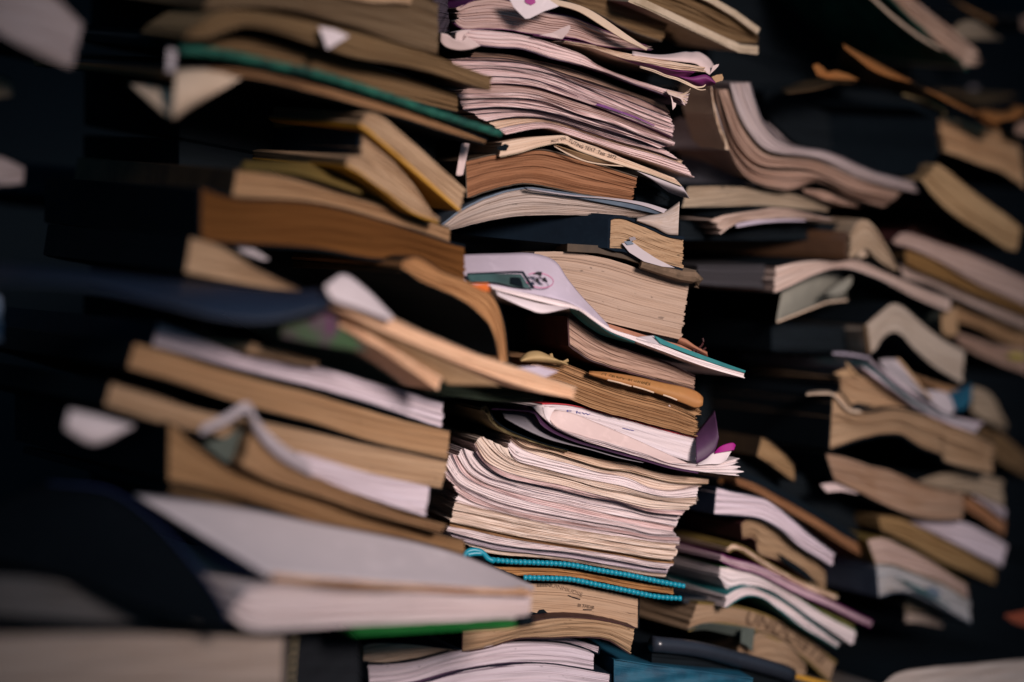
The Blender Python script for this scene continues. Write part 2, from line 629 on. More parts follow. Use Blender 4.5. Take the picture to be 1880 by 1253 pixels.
def pile(lines, pl, off, label, group, mats, covers, gap=0.10, depth=0.19, jit=4, rag=0.0003):
    """thin magazines, each between two consecutive traced lines"""
    n = len(lines) - 1
    for k in range(n):
        t = lerp2(lines[k], lines[k + 1], gap * rng.random())
        b = lerp2(lines[k], lines[k + 1], 1 - gap * 0.35)
        dx0, dx1 = rng.uniform(-jit, jit), rng.uniform(-jit, jit)
        m = len(t)
        def sh(c): return [(x + dx0 * (1 - i / m) + dx1 * (i / m), y) for i, (x, y) in enumerate(c)]
        book('magazine', label % (ORD[k] if k < n - 1 else 'lowest'), sh(t), sh(b), pl, off + rng.uniform(-0.003, 0.0035), depth,
             mats[k % len(mats)], covers[k % len(covers)], 'B', 0.00022, 0.0002, 'magazine', group, rag, 1.5)


# ------------------------------------------------------------------ setting
def quad(name, pts, mat):
    o = link(name, [Vector(p) for p in pts], [(0, 1, 2, 3)], mat)
    o['kind'] = 'structure'
    return o


M_FLOOR = cover('dark_floor_boards', (0.015, 0.03, 0.042), (0.01, 0.02, 0.03), 0.7, 8)
M_WALL = cover('dark_wall_paint', (0.006, 0.011, 0.015), (0.005, 0.009, 0.012), 0.9, 5)
quad('floor', [(-4, -2, 0), (4, -2, 0), (4, 4, 0), (-4, 4, 0)], M_FLOOR)
quad('back_wall', [(-4, 2.0, 0), (4, 2.0, 0), (4, 2.0, 2.5), (-4, 2.0, 2.5)], M_WALL)
# ------------------------------------------------------------------ left stack, nearest the camera
LG = None
# far left, very near: corners of another stack
book('paperback_book', 'pale grey book corner poking into the frame at the top left edge', G([(-260, -150), (60, -90), (190, -20), (300, 85)]), G([(-260, -60), (-20, 110), (110, 185), (262, 248)]), PN, 0.0, 0.12, P_GREY, K_BLACK, 'L')
book('paperback_book', 'small tan book corner at the left edge, upper of the two little ones', G([(-120, 285), (-20, 280), (40, 300)]), G([(-120, 345), (-20, 355), (42, 350)]), PN, 0.05, 0.12, P_OLIVE, K_BLACK, 'L')
book('paperback_book', 'small pale book corner at the left edge under the tan corner', G([(-160, 540), (0, 570), (88, 610)]), G([(-160, 650), (0, 672), (85, 668)]), PN, 0.05, 0.12, P_GREY, K_BLACK, 'L')
book('paperback_book', 'dark blue book whose edge just enters the left border', X([(-60, 535), (-20, 540), (4, 545)]), X([(-60, 640), (-20, 636), (4, 625)]), PN, 0.05, 0.10, page('slate_paper', (0.20, 0.26, 0.36)), K_NAVY, 'L')

# top of the left stack
book('paperback_book', 'thick brown-paged old book at the very top of the left stack', G([(820, -110), (1200, -60), (1490, -20), (1592, 20)]), G([(740, 30), (1000, 25), (1260, 85), (1450, 150), (1590, 192)]), PL, 0.004, 0.2, page('walnut_paper', (0.135, 0.092, 0.054), 0.5, 0.3), K_UMB, 'L')
book('paperback_book', 'pale-edged book lying on the topmost brown book of the left stack', G([(1100, -90), (1300, -60), (1520, -40)]), G([(1150, -40), (1300, 2), (1490, 16)]), PL, 0.002, 0.18, P_TANL, K_UMB, 'L')
r = book('paperback_book', 'sagging brown book with a frayed left tip and a white slip tucked in', G([(690, 105), (800, 45), (930, 42), (1250, 108), (1500, 178), (1790, 282)]), G([(668, 135), (745, 135), (900, 92), (1150, 160), (1300, 208), (1500, 242), (1778, 326)]), PL, -0.006, 0.05, page('sienna_paper', (0.18, 0.115, 0.058), 0.5, 0.3), K_UMB, 'U')
poly('paper_scrap', G([(1158, 98), (1215, 108), (1268, 132), (1190, 180)]), PL, -0.012, S_WHITE, None, 'small white torn triangle of paper hanging from a brown book, left stack', 'paper scrap', curl=0.003)
# green-edged notebook
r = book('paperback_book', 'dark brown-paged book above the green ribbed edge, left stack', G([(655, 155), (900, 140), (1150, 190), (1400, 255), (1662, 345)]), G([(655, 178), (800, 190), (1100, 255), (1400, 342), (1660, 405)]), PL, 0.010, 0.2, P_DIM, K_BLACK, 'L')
r = root('notebook', PL.at(600, 150, 0.05), 'notebook with a ribbed dark green edge, hanging open at its left corner', 'notebook')
v, f = tube([PL.at(x, y, -0.006) for x, y in resample(G([(652, 182), (800, 195), (1000, 238), (1150, 270), (1400, 350), (1620, 425), (1818, 488)]), 60)], [0.0020 + 0.0003 * math.sin(i * 2.3) for i in range(61)], 10)
link('ribbed_edge', v, f, K_GREEN, r, smooth=True)
book('x', None, G([(640, 262), (760, 250), (880, 254), (1100, 298), (1300, 352), (1540, 425), (1770, 512)]), G([(650, 288), (780, 272), (880, 276), (1100, 325), (1300, 380), (1540, 455), (1760, 522)]), PL, -0.004, 0.19, P_BROWNY, K_BLACK, 'B', parent=r)  # black cover puts the shade of the pages' underside into colour
sheet('loose_leaf', G([(640, 255), (760, 248), (905, 268)]), G([(628, 430), (640, 428), (700, 390)]), PL, (-0.004, 0.0), (-0.02, -0.006), S_CREAM, r, bulge=0.004)
sheet('loose_leaf', G([(470, 305), (540, 312), (640, 330)]), G([(600, 412), (615, 420), (630, 432)]), PL, (0.03, 0.01), (-0.01, -0.012), S_CREAM, r, bulge=0.003)
sheet('cover_flap', G([(612, 175), (622, 178), (640, 185)]), G([(606, 262), (618, 262), (634, 262)]), PL, -0.004, -0.006, S_GREY, r)

# black book with yellow edges, pages fanned open to the right
r = root('paperback_book', PL.at(660, 340, 0.05), 'black-spined paperback with mustard edges, its pages fanned open to the right', 'book')
book('x', None, G([(1328, 415), (1355, 408), (1500, 520), (1690, 690)]), G([(1305, 450), (1345, 478), (1500, 612), (1672, 762)]), PL, -0.008, 0.21, P_TANL, K_YEL, 'U', 0.0014, 0.001, parent=r)
book('x', None, G([(1318, 490), (1400, 560), (1500, 670), (1590, 800)]), G([(1312, 572), (1400, 640), (1480, 720), (1570, 800)]), PL, -0.002, 0.21, P_TANL, None, parent=r)
book('x', None, G([(1262, 572), (1300, 568), (1400, 635), (1500, 715), (1590, 790)]), G([(1258, 600), (1300, 622), (1400, 695), (1500, 770), (1592, 806)]), PL, -0.010, 0.21, P_TANL, K_YEL, 'U', parent=r)
v, f = slab([PL.at(x, y, 0.0) for x, y in G([(1312, 588), (1318, 440)])], PL, 0.0, PL.e2 * 0.24, 0.002)
link('spine', v, f, K_NAVY, r)
v, f = slab([PL.at(x, y, 0.0) for x, y in G([(1310, 438), (1330, 428)])], PL, 0.0, PL.e2 * 0.24, 0.003)
link('cover_edge', v, f, K_OLIVE, r)
bl = [PL.at(*G([(1306, 548)])[0], 0.0) + PL.e2 * k for k in (0.05, 0.12)]

# olive book and brown board under it
r = book('paperback_book', 'tan-paged book with an olive cover lying on the orange-brown board, left stack', H([(462, 332), (700, 372), (1000, 462), (1250, 535), (1440, 602)]), H([(440, 462), (700, 482), (900, 512), (1200, 592), (1446, 672)]), PL, 0.002, 0.2, P_TAN, K_BROWN, 'L')
sheet('front_cover', H([(490, 286), (700, 290), (970, 300)]), H([(480, 330), (750, 350), (1040, 440)]), PL, 0.03, 0.0, K_OLIVE, r, bulge=0.002)
book('hardcover_book', 'thick book with rust-brown page edges, broadest of the left stack', H([(300, 420), (450, 466), (800, 488), (1100, 562), (1440, 672), (1510, 690)]), H([(298, 655), (500, 668), (820, 688), (1100, 738), (1240, 742), (1400, 800), (1510, 862)]), PL, -0.004, 0.2, P_UMBER, K_BLACK, 'L', 0.0012)
r = book('paperback_book', 'cream-edged book wedged under the rust-brown book, sloping down to the right', H([(250, 640), (380, 682), (560, 790), (760, 882)]), H([(225, 800), (400, 838), (600, 872), (755, 892)]), PL, -0.010, 0.18, P_TANL, K_BLACK, 'L')
poly('paper_scrap', H([(425, 660), (500, 672), (612, 742), (590, 748), (490, 712)]), PL, 0.0, S_GREY, None, 'grey torn strip of paper in the dark gap under the rust-brown book', 'paper scrap')
# hooked brown paperback
r = book('paperback_book', 'soft brown paperback bent over and hooking down at its right end', H([(1232, 745), (1290, 735), (1400, 800), (1530, 850), (1630, 905), (1680, 1010), (1712, 1215)]), H([(1222, 780), (1290, 830), (1400, 880), (1530, 950), (1615, 1030), (1650, 1110), (1665, 1215)]), PL, -0.022, 0.2, page('caramel_paper', (0.36, 0.19, 0.085), 0.2, 0.2), K_BLACK, 'B', 0.0006)  # black cover colours in the shade inside the bend
poly('torn_corner', H([(1540, 858), (1620, 852), (1628, 890), (1600, 888)]), PL, -0.0225, cover('orange_card', (0.6, 0.13, 0.02)), r)
v, f = slab([PL.at(x, y, -0.02) for x, y in H([(1222, 800), (1232, 742)])], PL, 0.0, PL.e2 * 0.22, 0.001)
link('spine', v, f, K_BROWN, r)

# sagging navy magazine with peach page edges
r = root('magazine', PL.at(600, 620, 0.02), 'glossy navy-covered magazine drooping over the left stack, peach edges fanned', 'magazine')
book('x', None, I([(1068, 112), (1150, 128), (1250, 182), (1500, 290), (1700, 358), (1842, 408)]), I([(1058, 145), (1150, 188), (1250, 235), (1500, 340), (1690, 408), (1838, 440)]), PL, -0.038, 0.2, P_PEACH, S_CREAM, 'T', 0.0004, parent=r, endj=2.5)
book('x', None, I([(1090, 190), (1180, 232), (1300, 305), (1412, 372)]), I([(1085, 205), (1180, 262), (1300, 340), (1400, 412)]), PL, -0.034, 0.2, P_PEACH, None, parent=r)
sheet('inner_page', I([(1150, 205), (1300, 268), (1450, 335), (1600, 400)]), I([(1180, 240), (1270, 290), (1410, 375), (1430, 395)]), PL, -0.036, -0.030, S_TAN, r)
sheet('white_page', I([(1085, 40), (1110, 42), (1180, 95), (1260, 178)]), I([(1040, 80), (1062, 118), (1150, 150), (1250, 190)]), PL, (-0.02, -0.03), -0.044, S_WHITE, r, bulge=0.002)
sheet('cover', I([(-60, 5), (200, 22), (450, 48), (700, 72), (900, 92), (1042, 84)]), I([(-60, 60), (250, 75), (500, 130), (700, 182), (850, 195), (1056, 150)]), PL, (0.0, -0.03), (-0.04, -0.046), K_NAVYG, r, th=0.0006, bulge=0.004)
sheet('printed_page', I([(900, 205), (980, 185), (1060, 165), (1090, 190)]), I([(900, 240), (1000, 262), (1100, 280), (1180, 290)]), PL, -0.03, -0.034, cover('printed_green_page', (0.03, 0.07, 0.025), (0.075, 0.02, 0.06), 0.5, 60), r)
poly('loose_corner', I([(1640, 340), (1720, 335), (1785, 352), (1740, 372)]), PL, -0.030, S_LAV, r)
r = book('paperback_book', 'thin dark book with green-printed cover pressed below the drooping magazine', I([(1380, 380), (1560, 392), (1700, 400), (1740, 425)]), I([(1380, 425), (1520, 440), (1650, 452), (1735, 448)]), PL, -0.010, 0.18, page('dark_green_paper', (0.035, 0.05, 0.035)), cover('dark_green_card', (0.015, 0.05, 0.035), (0.06, 0.08, 0.03), 0.5, 60), 'T')

# white block and tan blocks
book('paperback_book', 'white-paged thick book in the left stack, above two tan books', I([(505, 195), (620, 240), (780, 300), (1000, 335), (1200, 388), (1416, 452)]), I([(488, 270), (620, 302), (800, 352), (1000, 400), (1200, 460), (1412, 532)]), PL, -0.002, 0.2, P_LAV, K_NAVY, 'L')
r = book('paperback_book', 'small cream-edged book lying on the white block of the left stack', I([(800, 258), (900, 285), (1020, 318)]), I([(785, 292), (900, 318), (1010, 338)]), PL, -0.008, 0.16, P_TANL, K_BLACK, 'T')
book('paperback_book', 'upper of two tan-paged books under the white block, left stack', I([(430, 262), (560, 298), (700, 345), (1000, 425), (1250, 498), (1437, 545)]), I([(408, 338), (560, 385), (800, 462), (1000, 515), (1250, 592), (1432, 632)]), PL, -0.004, 0.2, P_TAN, K_BLACK, 'L')
book('paperback_book', 'lower, paler of two tan-paged books under the white block', I([(355, 388), (480, 425), (620, 472), (900, 525), (1200, 592), (1430, 640)]), I([(335, 458), (500, 512), (700, 560), (900, 618), (1200, 690), (1410, 726)]), PL, -0.006, 0.2, P_TANL, K_BLACK, 'L')
# white corner in the dark
sheet('loose_sheet', I([(222, 472), (290, 486), (425, 522)]), I([(208, 540), (300, 585), (428, 530)]), PL, -0.012, -0.018, S_WHITE, None, 'white folded page corner in the dark at the left end of the left stack', 'page', bulge=0.004)
# brown block with opened pages
r = book('paperback_book', 'brown-paged book with a dark hollow where its pages part, low in the left stack', J([(540, 165), (620, 235), (750, 325), (1000, 405), (1300, 500), (1484, 545)]), J([(538, 350), (700, 385), (900, 450), (1080, 510), (1300, 552), (1484, 598)]), PL, -0.012, 0.2, page('fawn_paper', (0.30, 0.18, 0.09), 0.4, 0.35), K_BLACK, 'L')
book('x', None, J([(812, 165), (830, 195), (900, 280), (1050, 360), (1300, 460), (1425, 495)]), J([(775, 305), (850, 345), (1000, 395), (1200, 462), (1410, 520)]), PL, -0.022, 0.2, P_TAN, None, parent=r)
book('x', None, J([(950, 262), (1060, 292), (1180, 330), (1372, 372)]), J([(985, 330), (1100, 378), (1230, 425), (1358, 466)]), PL, -0.016, 0.2, P_LAV, None, parent=r)
sheet('leaf_or_hollow_shade', J([(640, 180), (720, 140), (790, 100), (815, 130)]), J([(640, 205), (720, 172), (790, 135), (822, 168)]), PL, -0.024, -0.026, S_GREY, r)
sheet('leaf_or_hollow_shade', J([(800, 105), (830, 165), (900, 235), (985, 290)]), J([(795, 150), (815, 200), (880, 275), (1000, 345)]), PL, -0.026, -0.024, S_GREY, r, bulge=0.001)
sheet('leaf_or_hollow_shade', J([(650, 235), (720, 215), (795, 170)]), J([(720, 295), (760, 296), (795, 290)]), PL, -0.012, -0.010, S_DARK, r)  # dark sheet colours in the shade of the hollow between the parted pages
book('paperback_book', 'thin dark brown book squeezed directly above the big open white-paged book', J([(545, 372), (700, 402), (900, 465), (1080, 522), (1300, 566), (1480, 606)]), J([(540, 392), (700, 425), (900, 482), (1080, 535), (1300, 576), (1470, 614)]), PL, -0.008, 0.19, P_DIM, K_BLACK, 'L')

# the big open softcover at the bottom
r = root('softcover_book', PL.at(700, 1150, 0.03), 'big softcover with dark blue cover lifted, grey page on top and green edge below', 'book')
book('x', None, J([(790, 700), (880, 688), (1100, 712), (1400, 712), (1600, 715), (1700, 722)]), J([(735, 780), (800, 828), (1000, 822), (1200, 812), (1450, 802), (1690, 792)]), PL, -0.060, 0.2, P_WHITE, None, parent=r, rag=0.0009)
sheet('grey_page', J([(430, 395), (560, 405), (800, 440), (1000, 482), (1300, 540), (1450, 580), (1560, 622), (1708, 690)]), J([(860, 655), (900, 660), (1000, 668), (1150, 678), (1350, 690), (1500, 700), (1600, 704), (1706, 706)]), PL, (-0.002, -0.03), -0.062, cover('pale_grey_sheet', (0.50, 0.44, 0.455), (0.44, 0.39, 0.41), 0.8, 9, 0.1), r, th=0.0008, bulge=0.0)
book('x', None, J([(868, 652), (1000, 664), (1350, 688), (1600, 702), (1705, 704)]), J([(880, 672), (1000, 682), (1350, 704), (1600, 716), (1700, 720)]), PL, -0.064, 0.02, P_PEACH, None, parent=r)
sheet('blue_flyleaf', J([(455, 400), (560, 440), (700, 520), (865, 640)]), J([(520, 450), (620, 560), (740, 640), (862, 668)]), PL, (0.02, -0.055), (0.02, -0.058), K_NAVYB, r)
v, f = tube([PL.at(x, y, w) for (x, y), w in zip(resample(J([(150, 362), (350, 385), (480, 470), (620, 620), (700, 730), (735, 800)]), 20), [0.008 - 0.0765 * i / 20 for i in range(21)])], 0.0005, 6)
link('cover_edge', v, f, K_NAVYB, r, smooth=True)
sheet('front_cover', J([(130, 360), (350, 385), (480, 470), (620, 620), (700, 730), (740, 800)]), J([(-300, 560), (-50, 600), (200, 660), (420, 740), (600, 800), (730, 830)]), PL, (0.01, -0.066), (-0.0, -0.070), cover('black_gloss_card', (0.0018, 0.0032, 0.005), (0.0012, 0.0024, 0.004), 0.8, 20, 0.04), r, th=0.0009)
v, f = slab([PL.at(x, y, -0.06) for x, y in J([(1690, 800), (1550, 806), (1400, 812), (1250, 820), (1120, 825)])], PL, -0.003, PL.e2 * 0.2, 0.0021)
link('green_back_cover', v, f, K_LEAF, r)
v, f = tube([PL.at(x, y, -0.0645) for x, y in J([(1655, 806), (1675, 804), (1697, 800)])], 0.0027, 8)
link('corner_cap', v, f, K_BLACK, r)

book('hardcover_book', 'dim grey-paged book at the lower left, under the lifted blue cover', J([(-120, 655), (120, 668), (300, 695), (600, 760), (715, 800)]), J([(-120, 775), (200, 795), (400, 812), (600, 832), (720, 842)]), PL, -0.030, 0.16, page('slate_grey_paper', (0.104, 0.1008, 0.104), 0.3, 0.2), K_BLACK, 'L')
book('hardcover_book', 'wide taupe-paged book filling the bottom left corner', J([(-220, 850), (100, 846), (400, 842), (700, 850), (908, 856)]), J([(-220, 1130), (200, 1130), (600, 1130), (900, 1130)]), PL, -0.050, 0.18, P_TAUPE, K_BLACK, 'L', 0.0012)
r = root('hardcover_book', PL.at(600, 1240, 0), 'black book with cream stitching along its edge, beside the taupe block', 'book')
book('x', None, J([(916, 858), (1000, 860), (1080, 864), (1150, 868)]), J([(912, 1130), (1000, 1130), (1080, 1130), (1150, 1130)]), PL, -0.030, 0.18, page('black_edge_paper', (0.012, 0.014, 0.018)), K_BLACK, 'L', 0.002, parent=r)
vv, ff = [], []
for k in range(9):
    y = 856 + k * 26
    a = [PL.at(q[0], q[1], -0.0335) for q in J([(944 - k * 2.0, y), (940 - k * 2.0, y + 17)])]
    v, f = tube(a, 0.00055, 6)
    ff += [tuple(i + len(vv) for i in q) for q in f]; vv += v
link('stitching', vv, ff, THREAD, r)
# ------------------------------------------------------------------ centre stack, in focus
GP = 'magazines in the pink pile of the centre stack'
GW = 'magazines in the white pile of the centre stack'
book('hardcover_book', 'dark purple-grey cover standing behind the pink magazines at the top', A([(40, -60), (90, -50), (125, -20)]), A([(40, 180), (100, 178), (140, 170)]), PC, 0.015, 0.1, page('dark_plum_paper', (0.05, 0.04, 0.055)), K_BLACK, 'L')
r = book('magazine', 'thick dusty-pink magazine topping the pink pile, a cream leaf folded over it', W([(290, 90), (420, 20), (700, -10), (1000, 60), (1250, 140), (1600, 215), (1900, 345), (2420, 535)]), W([(215, 260), (300, 325), (500, 330), (800, 340), (1100, 385), (1300, 410), (1600, 440), (1880, 520), (2480, 575)]), PC, 0.006, 0.2, P_PINK2, K_PLUM, 'B', 0.0004, cat='magazine', rag=0.0008, endj=4)
sheet('folded_leaf', W([(1180, -30), (1450, 10), (1700, 80), (1900, 190), (2200, 400), (2440, 560)]), W([(1200, 40), (1400, 60), (1640, 130), (1880, 275), (2160, 450), (2430, 575)]), PC, -0.004, -0.006, S_CREAM, r, th=0.0006)
book('paperback_book', 'dark book with brown page edges leaning on top of the pink pile', W([(1500, -160), (1900, -60), (2300, 60), (2700, 200)]), W([(1500, 0), (1880, 160), (2200, 330), (2600, 470)]), PC, 0.03, 0.18, P_DIM, K_BROWN, 'L')
r = root('paper_tag', PC.at(960, 10, -0.01), 'white pointed slip of paper with a pink mark, on the topmost pink magazine', 'paper slip')
poly('slip', W([(830, -40), (1250, -40), (1420, 75), (1240, 135), (1080, 215), (1030, 218), (900, 90)]), PC, -0.010, S_WHITE, r)
poly('pink_mark', W([(1030, -20), (1140, -15), (1150, 35), (1100, 62), (1045, 40), (1025, 20)]), PC, -0.0106, K_MAG, r)
poly('paper_scrap', W([(1190, 405), (1340, 380), (1440, 330), (1540, 288), (1552, 320), (1520, 380), (1455, 452), (1300, 428)]), PC, -0.008, S_PINK, None, 'pale pink scrap curling out between the top pink magazines', 'paper scrap', curl=0.004)

# curled magazine with wavy pages
r = book('magazine', 'curled pink magazine whose left end rolls up like a hook', W([(240, 370), (330, 345), (500, 345), (800, 375), (1100, 430), (1400, 520), (1700, 640)]) + M_([(1080, 230), (1300, 320), (1590, 410), (1730, 440)]), W([(290, 480), (330, 470), (520, 520), (700, 540), (1000, 560), (1300, 660), (1560, 720)]) + M_([(1090, 270), (1300, 350), (1590, 455), (1715, 520)]), PC, -0.004, 0.2, P_PINK, K_PURP, 'U', 0.0005, cat='magazine', rag=0.0007, endj=4)
v, f = [], []
sheet('rolled_corner', W([(60, 390), (130, 400), (200, 455), (300, 478), (360, 420)]), W([(50, 480), (110, 540), (250, 580), (400, 570), (520, 530)]), PC, -0.008, -0.006, S_PINK, r, th=0.0012)
sheet('rolled_corner', W([(235, 380), (300, 350), (420, 345)]), W([(225, 460), (290, 480), (330, 400)]), PC, -0.007, -0.007, S_PINK, r, th=0.0012)
# cover band plum
r2 = book('magazine', 'plum-covered magazine folded at the right, third in the pink pile, with cream folded end', M_([(850, 60), (1050, 90), (1250, 140), (1450, 180), (1650, 215), (1858, 250)]), M_([(850, 75), (1050, 115), (1250, 180), (1450, 225), (1650, 265), (1850, 285)]), PC, -0.010, 0.19, P_CREAM, None, cat='magazine', rag=0.0005, endj=3)
sheet('plum_cover', M_([(620, 20), (830, 50), (1050, 95), (1250, 165), (1500, 235), (1700, 275), (1780, 290)]), M_([(620, 28), (830, 62), (1050, 120), (1250, 192), (1480, 270), (1650, 320), (1720, 335)]), PC, -0.009, -0.004, K_PLUM, r2)
sheet('plum_cover', Q([(520, 625), (700, 640), (900, 605), (970, 640), (1045, 715)]), Q([(640, 700), (740, 760), (850, 800), (900, 780), (1040, 760)]), PC, -0.012, -0.006, K_PLUM, r2, bulge=0.003)
sheet('plum_cover', Q([(0, 440), (250, 500), (500, 560), (760, 570)]), Q([(0, 500), (230, 600), (480, 640), (650, 620)]), PC, -0.009, -0.002, K_PLUM, r2)
sheet('raised_page', Q([(-150, 260), (150, 310), (350, 310), (620, 270), (690, 278), (800, 272), (950, 360), (1030, 470)]), Q([(-150, 350), (100, 380), (350, 405), (600, 430), (700, 440), (800, 470), (890, 560), (960, 610)]), PC, (-0.002, 0.006), -0.008, S_PINK, r2, bulge=0.004)
poly('torn_tip', Q([(1010, 480), (1060, 460), (1098, 455), (1080, 495), (960, 610), (990, 540)]), PC, -0.008, S_PINK, r2)
poly('torn_tip', Q([(990, 640), (1060, 610), (1140, 598), (1162, 650), (1150, 690), (1050, 720)]), PC, -0.004, S_TAN, r2)
for (a, b, off) in ((Q([(-40, 480), (180, 540), (330, 605), (500, 650), (640, 710), (780, 775), (870, 770), (905, 745)]), Q([(-40, 492), (180, 556), (330, 618), (500, 668), (640, 730), (770, 795), (880, 785), (908, 752)]), -0.012),
                    (Q([(-40, 500), (150, 555), (330, 625), (500, 675), (700, 760), (830, 820), (905, 815)]), Q([(-40, 508), (150, 566), (330, 640), (500, 690), (690, 778), (830, 832), (905, 825)]), -0.013)):
    sheet('thin_leaf', a, b, PC, off, off, S_CREAM, r2)
# fanned right ends of the second magazine
for k in range(6):
    t = k / 5
    sheet('splayed_leaf', Q([(340 + 30 * t, 830 + 40 * t), (450, 850 + 45 * t), (560, 880 + 60 * t), (690 - 75 * t, 800 + 215 * t + (35 if k else 0))]), Q([(340 + 30 * t, 842 + 40 * t), (450, 868 + 45 * t), (555, 905 + 55 * t), (665 - 70 * t, 850 + 190 * t)]), PC, -0.006 - 0.0006 * k, -0.0075 - 0.0006 * k, S_PINK if k % 2 else S_CREAM, r)
poly('turned_corner', Q([(398, 890), (420, 940), (440, 1000), (482, 1020), (470, 1070), (432, 1112), (420, 1000)]), PC, -0.0105, S_PINK, r)

# main pink pile
top = M_([(180, 170), (450, 195), (650, 235), (880, 300), (1150, 400), (1400, 470), (1620, 560)])
bot = M_([(420, 745), (650, 722), (830, 735), (1000, 790), (1300, 890), (1520, 960), (1770, 1080)])
lines = [
    M_([(200, 135), (400, 150), (650, 200), (880, 250), (1100, 330), (1350, 430), (1560, 510)]),
    M_([(170, 180), (420, 190), (650, 235), (880, 312), (1150, 400), (1400, 480), (1600, 580)]),
    M_([(20, 195), (300, 205), (500, 215), (700, 262), (900, 350), (1150, 430), (1400, 535), (1605, 610)]),
    M_([(60, 240), (300, 240), (560, 262), (800, 320), (1000, 400), (1300, 530), (1500, 610), (1635, 665)]),
    M_([(110, 268), (330, 262), (600, 300), (800, 355), (1000, 440), (1250, 540), (1480, 640), (1640, 695)]),
    M_([(180, 320), (420, 318), (640, 345), (860, 425), (1060, 500), (1300, 590), (1480, 675), (1620, 725)]),
    M_([(220, 372), (440, 368), (640, 392), (850, 455), (1060, 528), (1300, 622), (1480, 695), (1615, 758)]),
    M_([(75, 445), (300, 440), (540, 435), (700, 470), (900, 540), (1150, 610), (1400, 700), (1650, 790)]),
    M_([(80, 480), (350, 468), (620, 478), (760, 510), (960, 590), (1200, 655), (1400, 735), (1640, 815)]),
    M_([(85, 515), (350, 500), (600, 518), (800, 560), (1000, 622), (1250, 700), (1400, 750), (1585, 820)]),
    M_([(110, 555), (350, 535), (600, 552), (800, 592), (1000, 650), (1250, 728), (1400, 775), (1540, 832)]),
    M_([(220, 590), (420, 575), (620, 580), (800, 622), (1000, 680), (1250, 762), (1450, 815), (1590, 845)]),
    M_([(300, 640), (480, 612), (680, 612), (860, 650), (1060, 720), (1300, 795), (1500, 850), (1700, 920)]),
    M_([(380, 695), (560, 660), (720, 650), (870, 688), (1080, 758), (1300, 825), (1500, 880), (1705, 950)]),
    M_([(420, 735), (600, 700), (740, 690), (880, 735), (1080, 800), (1300, 875), (1520, 945), (1790, 1050)]),
]
mats = [P_ROSE, P_PINK2, P_PINK, P_PINK, P_PINK, P_PINK, P_PINK2, P_PINK, P_PINK, P_PINK, P_PINK, P_PINK, P_CREAM, P_PINK]
covs = [K_BROWN, K_PURP, K_PURP, S_PINK, K_PURP, K_PLUM, K_PURP, S_PINK, K_PLUM, K_PURP, S_PINK, K_PURP, S_CREAM, S_PINK]
for k in range(len(lines) - 1):
    lines[k + 1] = lines[k + 1]
pile(lines[:3], PC, 0.004, 'shaded pink magazine under the hooked one, %s of two', GP, mats[:2], covs[:2], 0.3, jit=2)
pile(lines[2:], PC, 0.0, 'pale pink-edged magazine, %s in the tight pink pile', GP, mats[2:], covs[2:], 0.17, jit=5)
poly('paper_tab', M_([(1070, 522), (1085, 512), (1130, 520), (1200, 545), (1350, 600), (1500, 668), (1490, 672), (1380, 624), (1200, 562)]), PC, -0.0035, K_VIOLET, None, 'bright violet torn strip showing between magazines in the pink pile', 'paper strip')
# printed lowest magazine
r = root('magazine', PC.at(1000, 285, 0.02), 'bent magazine with printed words along its cream edge, under the pink pile', 'magazine')
book('x', None, M_([(400, 790), (560, 762), (700, 748), (860, 742), (900, 765), (1080, 825), (1270, 905), (1440, 970), (1640, 1050)]), M_([(385, 892), (520, 862), (680, 815), (840, 795), (930, 838), (1100, 900), (1280, 958), (1450, 1010), (1690, 1100)]), PC, -0.007, 0.19, P_CREAM, K_CREAM, 'U', 0.0004, parent=r, rag=0.0003, wave=0.0002)
text('AUT TN', T([(205, 305), (360, 278), (460, 245)]), 8, PC, LAST[0] - 0.0004, INK, r)
text('TUTING TEXT  Test  2072', T([(500, 285), (700, 385), (900, 445), (1100, 520), (1320, 590)]), 9.0, PC, LAST[0] - 0.0004, INK, r)
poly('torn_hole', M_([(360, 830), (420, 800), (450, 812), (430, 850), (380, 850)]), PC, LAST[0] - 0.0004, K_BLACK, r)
sheet('crumpled_flap', M_([(1300, 955), (1450, 1005), (1600, 1060), (1700, 1110)]), M_([(1520, 1085), (1580, 1140), (1680, 1180), (1745, 1195)]), PC, -0.004, 0.002, S_GREY, r, bulge=0.004)
sheet('cover_lip', M_([(770, 812), (880, 870), (1000, 920), (1130, 945), (1300, 960)]), M_([(775, 822), (880, 882), (1000, 930), (1130, 953), (1300, 968)]), PC, -0.006, -0.006, S_CREAM, r)
sheet('grey_cover', M_([(780, 812), (900, 850), (1100, 910), (1300, 962)]), M_([(790, 820), (900, 880), (1050, 930), (1200, 950)]), PC, -0.0055, -0.003, S_TAN, r)
sheet('loose_sheet', M_([(105, 798), (135, 795), (165, 800)]), M_([(68, 1025), (90, 1030), (118, 1022)]), PC, -0.004, -0.010, S_PINK, None, 'narrow white strip standing at the left end of the brown book', 'page')

# brown book
r = book('paperback_book', 'old brown-paged book with a swollen left end under the pink pile', M_([(140, 930), (300, 890), (500, 868), (700, 850), (900, 900), (1100, 960), (1370, 1045)]), M_([(150, 1190), (280, 1140), (450, 1095), (560, 1080), (750, 1110), (1000, 1160), (1330, 1212)]), PC, -0.002, 0.18, page('cinnamon_paper', (0.26, 0.125, 0.066), 0.55, 0.35), K_BROWN, 'L', rag=0.0006)
book('paperback_book', 'black book end filling the gap right of the old brown-paged book', A([(1160, 1000), (1250, 1030), (1330, 1090)]), A([(1160, 1100), (1250, 1110), (1330, 1120)]), PC, 0.02, 0.15, page('near_black_paper', (0.004, 0.007, 0.010), 0.2, 0.1), K_BLACK, 'L')
